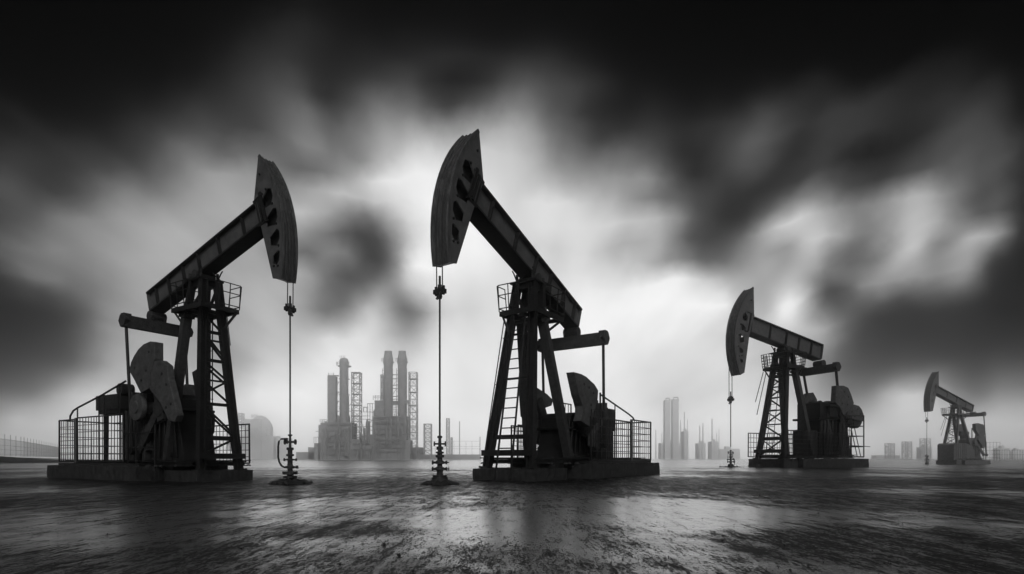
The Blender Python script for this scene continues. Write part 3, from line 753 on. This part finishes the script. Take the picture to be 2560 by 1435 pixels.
for u in (933, 939, 945, 951): m.ln([(u, 988), (u, 1000)], .15)
for v in (1009, 1030, 1050, 1066): m.ln([(918, v), (934, v)], .2)
for u in (919, 925, 931): m.ln([(u, 1009), (u, 1090)], .2)
m.ln([(919, 1066), (931, 1050)], .14); m.ln([(909, 1018), (909, 1030), (917, 1030), (917, 1018), (909, 1018)], .3)
for v in (1040, 1048, 1066, 1090, 1094): m.ln([(899, v), (925, v)], .16)
for u in (903, 911, 916): m.ln([(u, 1066), (u, 1120)], .14)
for u in (1020, 1026, 1032, 1045): m.ln([(u, 1000), (u, 1100)], .13)
for v in (1012, 1030, 1048, 1068, 1088, 1096): m.ln([(1014, v), (1046, v)], .14)
m.build('pipework', M_plant, t)
m = PB(Y1-4)
for v in (1042, 1053, 1085): m.ln([(935, v), (1003, v)], .2)
for u in (946, 967, 993, 1000, 1006, 1010): m.ln([(u, 1040), (u, 1150)], .2)
m.build('riser_pipe', M_plant, t)
# process clutter on the two refinery blocks: vessels, decks, pipe runs and rails in relief
def clutter(t, u0, u1, v0, Yf, seed, n):
    rnd = random.Random(seed)
    for k in range(n):
        u = rnd.uniform(u0, u1); w = rnd.uniform(1.2, 3.4); top = v0-rnd.uniform(-2, 26)
        m = PB(Yf+6); m.col(u-w, u+w, [(1150, 1), (top+3, 1), (top, .6)]); m.build('vessel', M_plant, t, True)
    v = v0+6
    while v < 1140:
        m = PB(Yf-.9); a = u0+rnd.uniform(0, 8); b = u1-rnd.uniform(0, 8); m.bx(a, b, v, v+.8, .9)
        for q in range(int((b-a)/4)): m.ln([(a+q*4, v), (a+q*4, v-3)], .10)
        m.ln([(a, v-3), (b, v-3)], .10); m.build('deck', M_plant, t); v += rnd.uniform(9, 16)
    for k in range(n*2):
        u = rnd.uniform(u0+1, u1-1); va = v0+rnd.uniform(0, 30); vb = rnd.uniform(va+10, 1155)
        m = PB(Yf-1.6); m.ln([(u, va), (u, vb), (u+rnd.choice((-1, 1))*rnd.uniform(2, 9), vb)], rnd.choice((.16, .3, .5))); m.build('riser_pipe', M_plant, t)
    for k in range(n):
        u = rnd.uniform(u0, u1); h = rnd.uniform(5, 16); m = PB(Yf+1); m.ln([(u, v0), (u, v0-h)], .12); m.ln([(u-1.6, v0-h*.7), (u+1.6, v0-h*.7)], .1); m.build('vent_pipe', M_plant, t)
blocks = [o for o in COL.objects if o.name.startswith('refinery_building')]
clutter(blocks[0], 802, 879, 1056, Y1-3, 41, 8); clutter(blocks[1], 933, 1015, 1040, Y1-2.5, 42, 9)
clutter(blocks[0], 880, 930, 1104, Y1-4, 43, 5); clutter(blocks[1], 905, 935, 1070, Y1-1, 44, 5)
# low sheds, base wall
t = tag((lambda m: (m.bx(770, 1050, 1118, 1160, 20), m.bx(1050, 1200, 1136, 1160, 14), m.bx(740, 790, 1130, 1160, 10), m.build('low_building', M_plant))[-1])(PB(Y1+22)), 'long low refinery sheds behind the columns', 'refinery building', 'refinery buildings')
o = (lambda m: (m.bx(700, 1201, 1150, 1166, 1.5), m.build('boundary_wall', M_plant))[-1])(PB(Y1-40)); tag(o, 'long low boundary wall in front of the refinery', 'wall')
lattice(1059.5, 1077, 1060, 1150, Y1+8, 8, 'short lattice tower right of the main refinery', 'refinery lattice towers', seed=8)
lattice(1116, 1123, 1046, 1150, Y1+8, 11, 'slim lattice mast behind the middle wellhead', 'refinery lattice towers', seed=9)
lattice(1127, 1130.5, 1094, 1150, Y1+8, 6, 'short pipe frame right of the slim mast', 'refinery lattice towers', seed=10)
for u, v, lb in ((1149, 1053, 'thin mast between the middle wellhead and tallest pump jack'), (1200, 1092, 'faint short mast left of the tallest pump jack')):
    m = PB(Y1+8); m.ln([(u, v), (u, 1160)], .28)
    for q in range(4): m.ln([(u-1.5, 1100+q*12), (u+1.5, 1100+q*12)], .14)
    tag(m.build('mast', M_plant), lb, 'mast', 'thin masts on the skyline')
m = PB(Y1+9)
for v in (1103, 1116, 1122): m.ln([(1077, v), (1200, v)], .08)
for u in (1088, 1100, 1110, 1135, 1165, 1180): m.ln([(u, 1103), (u, 1150)], .1)
tag(m.build('pipe_rack', M_plant), 'faint thin pipe rack between the short tower and the masts', 'pipe rack')
# left background plant (further)
Y2 = 1000.
t = rootat(640, Y2, 'faint hazy plant with a domed roof between the left pump jack and its wellhead', 'refinery building', 'refinery_building', 'refinery buildings')
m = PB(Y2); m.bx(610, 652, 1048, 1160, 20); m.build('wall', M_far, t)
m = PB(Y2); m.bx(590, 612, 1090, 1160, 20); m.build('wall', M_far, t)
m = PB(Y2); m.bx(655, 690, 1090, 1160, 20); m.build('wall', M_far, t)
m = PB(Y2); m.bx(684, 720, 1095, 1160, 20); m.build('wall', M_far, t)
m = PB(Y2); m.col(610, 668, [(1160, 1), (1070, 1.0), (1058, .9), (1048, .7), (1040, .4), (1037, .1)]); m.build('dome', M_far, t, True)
m = PB(Y2-6)
for a, b, c, d, k in ((619, 643, 1069, 1102, 3), (647, 669, 1072, 1098, 4), (600, 618, 1077, 1110, 5)):
    for q in range(k+1): u = a+(b-a)*q/k; m.ln([(u, c), (u, d)], .3)
    for q in range(3): v = c+(d-c)*q/2; m.ln([(a, v), (b, v)], .3)
for u in (630, 636, 642): m.ln([(u, 1046), (u, 1035)], .25)
m.ln([(628, 1040), (646, 1040)], .25); m.build('pipework', M_far, t)
lattice(591, 604, 1033, 1070, Y2-4, 5, 'faint lattice frame behind the left pump jack leg', 'refinery lattice towers', seed=12)
lattice(568, 578, 1083, 1125, Y2-4, 5, 'faint lattice frame seen through the left tower foot', 'refinery lattice towers', seed=13)
# right far skyline
Y3 = 790.
for u0, u1, v, lb in ((1662.5, 1676, 1000, 'left one of two very faint far towers right of the tallest pump jack'), (1682, 1697, 998, 'right one of two very faint far towers right of the tallest pump jack')):
    t = rootat(u0, Y3, lb, 'refinery tower', 'process_column', 'far skyline towers')
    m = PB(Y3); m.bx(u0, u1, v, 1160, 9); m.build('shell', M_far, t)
    m = PB(Y3-1); m.ln([(u0+2, v), (u0+2, v-4), (u1-2, v-4), (u1-2, v)], .4); m.build('roof_railing', M_plant, t)
rnd = random.Random(3)
for u, v, w in ((1711.5, 1030, 1.6), (1719, 1048, 1), (1750, 1064, 1.6), (1758, 1058, 1.8), (1781, 1047, 2), (1702, 1050, 1.3), (1640, 1075, 1.5), (1655, 1083, 1), (1792, 1082, 1), (1798, 1073, 1), (1827, 1078, 1)):
    m = PB(Y3); m.col(u-w, u+w, [(1160, 1.1), (v, .8)])
    tag(m.build('chimney', M_far), 'very faint thin far chimney on the skyline beside the third pump jack', 'chimney', 'far skyline chimneys')
for k, (u0, u1, v) in enumerate(((1652, 1700, 1108), (1710, 1721, 1078), (1746, 1764, 1108), (1778, 1796, 1104), (1800, 1850, 1122))):
    m = PB(Y3+10+k); m.bx(u0, u1, v, 1160, 14); m.bx(u0+(u1-u0)*.3, u0+(u1-u0)*.55, v-6, v, 8)
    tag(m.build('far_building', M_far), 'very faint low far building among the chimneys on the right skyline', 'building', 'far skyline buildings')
# behind the far right jack
Y4 = 900.
for k, (a, b, c) in enumerate(((2265, 2279, 1104), (2222, 2236, 1108), (2311, 2326, 1096))):
    lattice(a, b, c, 1150, Y4, 5, ('pale lattice frame left of the far right wellhead', 'pale lattice frame between the third and fourth pump jacks', 'pale lattice frame behind the far right wellhead')[k], 'pale frames on the right', seed=20+k)
for k, (a, b, c) in enumerate(((2304, 2330, 1118), (2190, 2250, 1138), (2498, 2524, 1120), (2534, 2560, 1126))):
    m = PB(Y4+30); m.bx(a, b, c, 1160, 12)
    if k != 1: m.bx(a+(b-a)*.2, a+(b-a)*.5, c-6, c, 6)
    tag(m.build('far_building', M_far), ('pale block behind the far right wellhead', 'low pale block right of the third pump jack', 'pale block right of the far pump jack', 'pale block at the right edge of the photo')[k], 'building', 'pale blocks on the right')
def mesh_fence(pts, z0, h, dx, rails, label, r=.03, posts=None):
    m = MB()
    for (p, q) in zip(pts, pts[1:]):
        p = Vector(p); q = Vector(q); n = max(2, int((q-p).length/dx))
        for k in range(n+1):
            c = p.lerp(q, k/n); big = posts and k % posts == 0
            m.tube([(c.x, c.y, z0), (c.x, c.y, z0+h*(1.28 if big else 1))], r*(2.2 if big else 1), 5)
        for i in range(rails): 
            z = z0+h*(i+.5)/rails if i < rails-1 else z0+h*.97
            m.tube([(p.x, p.y, z), (q.x, q.y, z)], r, 5)
    tag(m.build('mesh_fence', M_plant), label, 'fence')
def fp(u, Y): return ((u-1280)/F*Y, Y, 0)
mesh_fence([fp(-60, 190), fp(60, 260), fp(150, 400)], 1.6, 7.0, 1.2, 4, 'tall mesh fence on the bank at the left edge', .045, 9)
mesh_fence([fp(2480, 150), fp(2700, 140)], -.57, 3.6, .5, 4, 'mesh fence at the right edge behind the far pump jack', .035)
mesh_fence([fp(2450, 160), fp(2500, 158)], -.57, 6.0, .7, 6, 'taller mesh fence panel right of the far pump jack', .035)

# ------------------------------------------------------------ ground
def ground_material():
    m = bpy.data.materials.new('wet_gritty_ground'); m.use_nodes = True
    nt = m.node_tree; N = nt.nodes; L = nt.links; bs = N['Principled BSDF']
    geo = N.new('ShaderNodeNewGeometry')
    def nz(scale, det=6, rough=.6, sc=(1, 1, 1)):
        mp = N.new('ShaderNodeMapping'); L.new(geo.outputs['Position'], mp.inputs[0]); mp.inputs['Scale'].default_value = sc
        n = N.new('ShaderNodeTexNoise'); n.inputs['Scale'].default_value = scale; n.inputs['Detail'].default_value = det; n.inputs['Roughness'].default_value = rough
        L.new(mp.outputs[0], n.inputs['Vector']); return n.outputs[0]
    def mr(x, a, b, c, d, smooth=False):
        n = N.new('ShaderNodeMapRange'); L.new(x, n.inputs[0])
        if smooth: n.interpolation_type = 'SMOOTHSTEP'
        for i, v in enumerate((a, b, c, d)): n.inputs[i+1].default_value = v
        return n.outputs[0]
    def mt(op, a, b=None, c=None):
        n = N.new('ShaderNodeMath'); n.operation = op
        for i, v in enumerate((a, b, c)):
            if v is None: continue
            if isinstance(v, (int, float)): n.inputs[i].default_value = v
            else: L.new(v, n.inputs[i])
        return n.outputs[0]
    big = nz(.22, 4, .55, (1, .6, 1)); mid = nz(1.6, 5, .6, (1, .8, 1)); grit = nz(34, 4, .7, (1, .45, 1)); fine = nz(90, 3, .6, (1, .6, 1)); rip = nz(3.2, 4, .55, (.55, 1.5, 1))
    vor = N.new('ShaderNodeTexVoronoi'); vor.inputs['Scale'].default_value = 34; L.new(geo.outputs['Position'], vor.inputs['Vector'])
    base = mt('MULTIPLY_ADD', mid, .45, mt('MULTIPLY', big, .55))
    # broad damp and dry areas, each with its own place on the ground: (x, y, half width, half depth, wetter or drier)
    for (px, py, rx, ry, amp) in ((-.55, 6.4, 1.5, 3.0, .17), (2.4, 8.0, 2.0, 3.2, .26), (1.0, 6.5, 3.5, 3.0, .05), (-3.2, 8.5, 3.0, 2.6, .06),
                                  (3.6, 4.6, 2.6, 2.2, -.22), (8.2, 8.5, 4.5, 5.0, -.16), (-3.0, 3.6, 2.4, 1.6, -.14), (-1.6, 5.6, 1.1, .8, -.18), (-9.0, 9.0, 4.0, 5.0, -.14), (0, 17, 45, 7.5, -.17)):
        mp = N.new('ShaderNodeMapping'); mp.vector_type = 'TEXTURE'; L.new(geo.outputs['Position'], mp.inputs[0])
        mp.inputs['Location'].default_value = (px, py, 0); mp.inputs['Scale'].default_value = (rx, ry, 50)
        g = N.new('ShaderNodeTexGradient'); g.gradient_type = 'SPHERICAL'; L.new(mp.outputs[0], g.inputs[0])
        base = mt('MULTIPLY_ADD', mr(g.outputs['Fac'], 0, 1, 0, 1, True), amp, base)
    # added gloss over the far flat, so it pales like fog toward the horizon
    syz = N.new('ShaderNodeSeparateXYZ'); L.new(geo.outputs['Position'], syz.inputs[0])
    base = mt('MULTIPLY_ADD', mr(syz.outputs[1], 26, 90, 0, 1, True), .5, base)
    wet = mr(base, .32, .70, 0, 1, True)
    # gravel of every size breaking through the wet film; more of it where the ground is dry
    spk = nz(70, 6, .75, (1, .3, 1)); spk2 = nz(20, 8, .75, (1, .22, 1))
    spk3 = nz(4.5, 9, .72, (1, .16, 1))
    sp_ = mt('MULTIPLY_ADD', spk3, .3, mt('MULTIPLY_ADD', spk2, .32, mt('MULTIPLY', spk, .38)))
    edge = mr(wet, 0, 1, .473, .565)
    stone = mr(mt('SUBTRACT', sp_, edge), -.03, .03, 0, 1, True)
    rel = nz(6, 10, .62, (1, .7, 1))
    dry = mr(wet, 0, .85, 1.0, .16)
    h = mt('MULTIPLY', mt('MULTIPLY', rel, .05), dry)
    h = mt('MULTIPLY_ADD', stone, .012, h)
    h = mt('MULTIPLY_ADD', rip, .012, h)
    bp = N.new('ShaderNodeBump'); bp.inputs['Strength'].default_value = 1; bp.inputs['Distance'].default_value = 1.0
    L.new(h, bp.inputs['Height']); L.new(bp.outputs[0], bs.inputs['Normal'])
    c = N.new('ShaderNodeValToRGB'); L.new(grit, c.inputs[0])
    c.color_ramp.elements[0].position = .35; c.color_ramp.elements[0].color = (.004, .004, .004, 1)
    c.color_ramp.elements[1].position = .7; c.color_ramp.elements[1].color = (.022, .022, .022, 1)
    L.new(c.outputs[0], bs.inputs['Base Color'])
    L.new(mt('MAXIMUM', mr(stone, 0, 1, .2, .6), mr(wet, 0, 1, .3, .2)), bs.inputs['Roughness'])
    L.new(mr(stone, 0, 1, 1.0, .14), bs.inputs['Specular IOR Level'])
    L.new(mt('MULTIPLY', mr(stone, 0, 1, 1, 0), mr(wet, .15, .8, .15, 1)), bs.inputs['Coat Weight']); bs.inputs['Coat Roughness'].default_value = .25
    return m
def make_ground():
    m = MB(); n = 140
    def gy(i): t = i/n; return -25+1900*(t**3.4)
    W = 56
    rows = []
    for i in range(n+1):
        y = gy(i); row = []
        for j in range(W+1):
            s = (j/W*2-1); x = math.copysign(abs(s)**2.2, s)*2200
            d = math.hypot(x, y)
            z = .02*noise.noise(Vector((x*.35, y*.35, 0)))+.012*noise.noise(Vector((x*1.1, y*1.1, 2)))
            if d < 2: z = 0
            t = min(1, max(0, (y-55)/40)); z -= .58*t*t*(3-2*t)
            row.append(m.bm.verts.new((x, y, min(z, .02)-.012)))
        rows.append(row)
    for A, B in zip(rows, rows[1:]):
        for j in range(W): m.bm.faces.new((A[j], A[j+1], B[j+1], B[j]))
    o = m.build('ground', ground_material(), None, True); o['kind'] = 'structure'; o['label'] = 'wet dark gritty ground reflecting the bright sky'
make_ground()
m = MB(); rnd = random.Random(77)
for k in range(420):
    y = 3.3+11*rnd.random()**1.4; x = rnd.uniform(-1.05, 1.05)*y; s_ = rnd.uniform(.003, .009)*(2 if rnd.random() < .04 else 1)
    q_ = bmesh.ops.create_icosphere(m.bm, subdivisions=1, radius=s_, matrix=Matrix.Translation((x, y, s_*.2+.0)))
    for v in q_['verts']: v.co += Vector([rnd.uniform(-s_, s_)*.35 for _ in range(3)])
o = m.build('gravel', M_mud); o['kind'] = 'stuff'; o['label'] = 'loose dark gravel scattered over the wet ground'
# bank under the left fence
m = MB(); n = 40; rows = []
for i in range(n+1):
    q = i/n; row = []
    for j in range(13):
        t = j/12
        Y = 150+260*q; x = (-200+390*q-1280)/F*Y
        h = 2.1*math.sin(math.pi*t)**2*(1-q**3)+.35*noise.noise(Vector((q*9, t*3, 0)))
        row.append(m.bm.verts.new((x-20+55*t, Y-25+60*t, h-.75)))
    rows.append(row)
for A, B in zip(rows, rows[1:]):
    for j in range(12): m.bm.faces.new((A[j], A[j+1], B[j+1], B[j]))
o = m.build('terrain', M_bank); o.data.flip_normals() if o.data.polygons[200].normal.z < 0 else None; o['kind'] = 'structure'; o['label'] = 'low earth bank under the fence on the left'

# ------------------------------------------------------------ haze
HZ = 87.
m = MB(); m.box(-2300, 2300, -40, 1900, -1.9, HZ)
haze = m.build('haze', bpy.data.materials.new('haze'))
haze['kind'] = 'stuff'; haze['label'] = 'thin pale even haze'
hm = haze.data.materials[0]; hm.use_nodes = True; nt = hm.node_tree
for n in list(nt.nodes):
    if n.type != 'OUTPUT_MATERIAL': nt.nodes.remove(n)
pv = nt.nodes.new('ShaderNodeVolumePrincipled')
pv.inputs['Color'].default_value = (.99, .99, .99, 1); pv.inputs['Density'].default_value = .0011; pv.inputs['Anisotropy'].default_value = .97
nt.links.new(pv.outputs[0], nt.nodes['Material Output'].inputs['Volume'])

# ------------------------------------------------------------ sky
def azel(u, v):
    x = (u-1280)/F; z = (VH-v)/F
    return math.atan2(x, 1), math.atan2(z, math.hypot(x, 1))
# weak veiled sun, high behind the viewer: the overcast itself is the backlight
saz, sel = R(172), R(38)
svan = .16   # azimuth the cloud streaks run toward
w = bpy.data.worlds.new('World'); scene.world = w; w.use_nodes = True
nt = w.node_tree; N = nt.nodes; L = nt.links; N.clear()
out = N.new('ShaderNodeOutputWorld'); bg = N.new('ShaderNodeBackground'); L.new(bg.outputs[0], out.inputs[0])
tc = N.new('ShaderNodeTexCoord'); sp = N.new('ShaderNodeSeparateXYZ'); L.new(tc.outputs['Generated'], sp.inputs[0])
def mt(op, a, b=None, c=None, clamp=False):
    n = N.new('ShaderNodeMath'); n.operation = op; n.use_clamp = clamp
    for i, v in enumerate((a, b, c)):
        if v is None: continue
        if isinstance(v, (int, float)): n.inputs[i].default_value = v
        else: L.new(v, n.inputs[i])
    return n.outputs[0]
def mr(x, a, b, c, d, mode='SMOOTHSTEP'):
    n = N.new('ShaderNodeMapRange'); L.new(x, n.inputs[0]); n.interpolation_type = mode
    for i, v in enumerate((a, b, c, d)): n.inputs[i+1].default_value = v
    return n.outputs[0]
X, Y, Z = sp.outputs
az = mt('ARCTAN2', X, Y)
el = mt('ARCTAN2', Z, mt('SQRT', mt('ADD', mt('MULTIPLY', X, X), mt('MULTIPLY', Y, Y))))
cb = N.new('ShaderNodeCombineXYZ'); L.new(az, cb.inputs[0]); L.new(el, cb.inputs[1])
# wispy warp of the cloud masses
wn = N.new('ShaderNodeTexNoise'); wn.inputs['Scale'].default_value = 4.5; wn.inputs['Detail'].default_value = 6; wn.inputs['Roughness'].default_value = .55; L.new(cb.outputs[0], wn.inputs['Vector'])
wv = N.new('ShaderNodeVectorMath'); wv.operation = 'SUBTRACT'; L.new(wn.outputs['Color'], wv.inputs[0]); wv.inputs[1].default_value = (.5, .5, .5)
ws = N.new('ShaderNodeVectorMath'); ws.operation = 'SCALE'; L.new(wv.outputs[0], ws.inputs[0]); ws.inputs['Scale'].default_value = .10
wa = N.new('ShaderNodeVectorMath'); wa.operation = 'ADD'; L.new(cb.outputs[0], wa.inputs[0]); L.new(ws.outputs[0], wa.inputs[1])
# brightness of the overcast, measured on a grid of elevations and azimuths (0-255, display values)
#SKYDATA
SKY_EL = [0.7111, 0.6686, 0.6278, 0.5893, 0.554, 0.5224, 0.4896, 0.4585, 0.4264, 0.3934, 0.3594, 0.3245, 0.2888, 0.249, 0.2015, 0.1531, 0.1039, 0.0542, 0.0114]
SKY_AZ = [-0.756, -0.7217, -0.6851, -0.6462, -0.605, -0.5612, -0.5148, -0.4659, -0.4145, -0.3606, -0.3045, -0.2463, -0.1864, -0.1251, -0.0628, 0.0, 0.0628, 0.1251, 0.1864, 0.2463, 0.3045, 0.3606, 0.4145, 0.4659, 0.5148, 0.5612, 0.605, 0.6462, 0.6851, 0.7217, 0.756]
SKY = [
  [0, 0, 0, 0, 0, 0, 0, 0, 0, 2, 2, 2, 0, 0, 0, 0, 0, 0, 0, 0, 0, 0, 0, 0, 0, 0, 0, 0, 0, 0, 0] ,
  [0, 0, 0, 0, 0, 0, 0, 0, 4, 17, 16, 7, 7, 13, 11, 0, 0, 0, 0, 0, 0, 0, 0, 0, 0, 0, 0, 0, 0, 0, 0] ,
  [0, 0, 0, 0, 0, 0, 0, 6, 27, 34, 27, 18, 26, 37, 38, 44, 42, 26, 0, 0, 0, 0, 0, 0, 0, 0, 0, 0, 0, 0, 0] ,
  [0, 0, 0, 0, 0, 0, 0, 19, 37, 42, 27, 41, 63, 24, 34, 78, 73, 54, 24, 10, 0, 0, 0, 0, 0, 0, 0, 0, 0, 0, 0] ,
  [0, 0, 0, 0, 0, 0, 13, 30, 52, 60, 31, 87, 113, 48, 74, 126, 92, 43, 23, 33, 28, 23, 18, 2, 0, 0, 0, 0, 0, 0, 0] ,
  [0, 0, 0, 0, 0, 9, 34, 43, 65, 97, 79, 120, 156, 129, 150, 179, 122, 67, 42, 59, 46, 49, 55, 43, 31, 8, 0, 0, 0, 0, 0] ,
  [0, 0, 0, 2, 13, 33, 69, 56, 74, 117, 106, 137, 201, 197, 207, 204, 148, 108, 106, 98, 38, 55, 78, 60, 65, 53, 35, 28, 24, 9, 0] ,
  [8, 10, 12, 23, 34, 56, 103, 96, 101, 89, 121, 205, 237, 234, 222, 212, 176, 146, 153, 137, 36, 48, 72, 48, 56, 51, 44, 45, 43, 27, 0] ,
  [27, 29, 29, 42, 47, 68, 123, 162, 145, 155, 184, 193, 229, 249, 244, 220, 223, 204, 176, 114, 62, 38, 40, 44, 49, 19, 30, 49, 62, 46, 13] ,
  [51, 59, 47, 48, 66, 92, 141, 164, 172, 196, 150, 107, 200, 252, 250, 224, 218, 225, 213, 171, 86, 21, 49, 125, 98, 52, 64, 81, 87, 70, 30] ,
  [67, 75, 65, 80, 112, 128, 155, 169, 166, 146, 89, 32, 199, 252, 251, 223, 200, 219, 176, 155, 53, 49, 117, 212, 175, 128, 192, 169, 94, 77, 31] ,
  [66, 69, 98, 135, 154, 163, 164, 159, 152, 91, 123, 23, 232, 252, 243, 223, 210, 227, 204, 146, 83, 86, 148, 148, 215, 134, 199, 165, 81, 70, 21] ,
  [74, 106, 128, 136, 165, 179, 165, 153, 160, 159, 64, 99, 187, 227, 231, 225, 225, 242, 240, 249, 229, 175, 169, 188, 160, 89, 201, 123, 181, 138, 0] ,
  [59, 102, 119, 124, 157, 170, 159, 159, 177, 145, 79, 183, 72, 190, 222, 229, 235, 248, 248, 274, 313, 264, 179, 249, 26, 140, 154, 144, 147, 0, 0] ,
  [0, 0, 13, 105, 153, 158, 150, 159, 188, 189, 228, 228, 149, 221, 231, 233, 237, 243, 241, 249, 233, 214, 195, 213, 156, 39, 0, 29, 36, 0, 0] ,
  [0, 0, 0, 135, 183, 177, 157, 153, 204, 223, 259, 279, 239, 237, 234, 233, 231, 234, 242, 222, 220, 225, 197, 174, 66, 0, 0, 0, 0, 0, 0] ,
  [0, 13, 154, 239, 191, 227, 209, 187, 263, 314, 323, 282, 282, 250, 231, 243, 226, 233, 243, 215, 209, 217, 217, 185, 122, 99, 236, 194, 43, 102, 90] ,
  [166, 280, 367, 367, 367, 348, 322, 330, 381, 381, 381, 381, 366, 324, 311, 301, 274, 254, 281, 285, 305, 305, 290, 257, 236, 282, 372, 372, 358, 315, 249] ,
  [319, 367, 367, 367, 367, 381, 381, 381, 381, 381, 381, 397, 397, 397, 397, 378, 345, 334, 305, 305, 305, 305, 367, 342, 338, 372, 372, 372, 372, 362, 348] ,
]
#ENDSKY
sx = N.new('ShaderNodeSeparateXYZ'); L.new(wa.outputs[0], sx.inputs[0])
A0, A1 = SKY_AZ[0], SKY_AZ[-1]
azn = mt('DIVIDE', mt('SUBTRACT', sx.outputs[0], A0), A1-A0)
acc = None
for i in range(len(SKY_EL)-1, -1, -1):
    cr = N.new('ShaderNodeValToRGB'); cr.color_ramp.interpolation = 'CARDINAL'; el_ = cr.color_ramp.elements
    ps = [(a-A0)/(A1-A0) for a in SKY_AZ]
    for p in ps[1:-1]: el_.new(p)
    for k, p in enumerate(ps): c = SKY[i][k]/255; el_[k].position = p; el_[k].color = (c, c, c, 1)
    L.new(azn, cr.inputs[0])
    if acc is None: acc = cr.outputs[0]
    else:
        w_ = mr(sx.outputs[1], SKY_EL[i+1], SKY_EL[i], 0, 1, 'LINEAR')
        acc = mt('ADD', acc, mt('MULTIPLY', w_, mt('SUBTRACT', cr.outputs[0], acc)))
# long wind-drawn streaks in a flat cloud layer, running toward the bright gap
zz = mt('ADD', mt('MAXIMUM', Z, .02), .12)
cl = N.new('ShaderNodeCombineXYZ'); L.new(mt('DIVIDE', X, zz), cl.inputs[0]); L.new(mt('DIVIDE', Y, zz), cl.inputs[1])
for rot, sc, scale, amp in ((svan+.05, (1, .16, 1), 4.2, .26), (svan-.1, (1, .25, 1), 1.5, .14)):
    mp = N.new('ShaderNodeMapping'); L.new(cl.outputs[0], mp.inputs[0]); mp.inputs['Rotation'].default_value = (0, 0, rot); mp.inputs['Scale'].default_value = sc
    n = N.new('ShaderNodeTexNoise'); n.inputs['Scale'].default_value = scale; n.inputs['Detail'].default_value = 3; n.inputs['Roughness'].default_value = .45
    L.new(mp.outputs[0], n.inputs['Vector'])
    k = mr(el, .05, .3, .25, 1)
    k = mt('MULTIPLY', k, mt('MULTIPLY', mr(el, .45, .72, 1, .25), 1.0))
    acc = mt('ADD', acc, mt('MULTIPLY', mt('MULTIPLY', mt('SUBTRACT', n.outputs[0], .5), amp), k))
# open pale overcast behind the viewer
back = mr(Y, -.9, .15, 1, 0)
acc = mt('MAXIMUM', acc, .0)
BACKL = .40
acc = mt('ADD', acc, mt('MULTIPLY', back, mt('SUBTRACT', BACKL, acc)))
lum = mt('POWER', mt('MINIMUM', acc, 1.7), 2.2)
st = N.new('ShaderNodeTexSky'); st.sky_type = 'NISHITA'; st.sun_disc = False; st.sun_elevation = sel; st.sun_rotation = saz
bwn = N.new('ShaderNodeRGBToBW'); L.new(st.outputs[0], bwn.inputs[0])
veil = mt('MULTIPLY', mt('MINIMUM', bwn.outputs[0], 3.), .0006)
lum = mt('ADD', lum, veil)
cc = N.new('ShaderNodeCombineXYZ')
for i in range(3): L.new(lum, cc.inputs[i])
L.new(cc.outputs[0], bg.inputs['Color']); bg.inputs['Strength'].default_value = 1.0
w.cycles.sampling_method = 'MANUAL'; w.cycles.sample_map_resolution = 512

# ------------------------------------------------------------ veiled sun
sd = bpy.data.lights.new('sun', 'SUN'); sd.energy = 1.1; sd.angle = R(35); sd.color = (1, 1, 1)
so = bpy.data.objects.new('sun', sd); COL.objects.link(so)
d = Vector((math.sin(saz)*math.cos(sel), math.cos(saz)*math.cos(sel), math.sin(sel)))
so.rotation_euler = d.to_track_quat('Z', 'Y').to_euler()

# ------------------------------------------------------------ camera
cd = bpy.data.cameras.new('camera'); cam = bpy.data.objects.new('camera', cd); COL.objects.link(cam)
cam.location = (0, 0, CAMH); cam.rotation_euler = (R(90), 0, 0)
cd.sensor_width = 36; cd.lens = F/2560*36; cd.shift_y = (VH-1435/2)/2560; cd.clip_end = 6000; cd.clip_start = .05
scene.camera = cam
scene.render.engine = 'CYCLES'
scene.cycles.use_denoising = True
scene.cycles.max_bounces = 6; scene.cycles.volume_bounces = 3
vs = scene.view_settings; vs.view_transform = 'Standard'; vs.look = 'None'; vs.exposure = 0; vs.gamma = 1
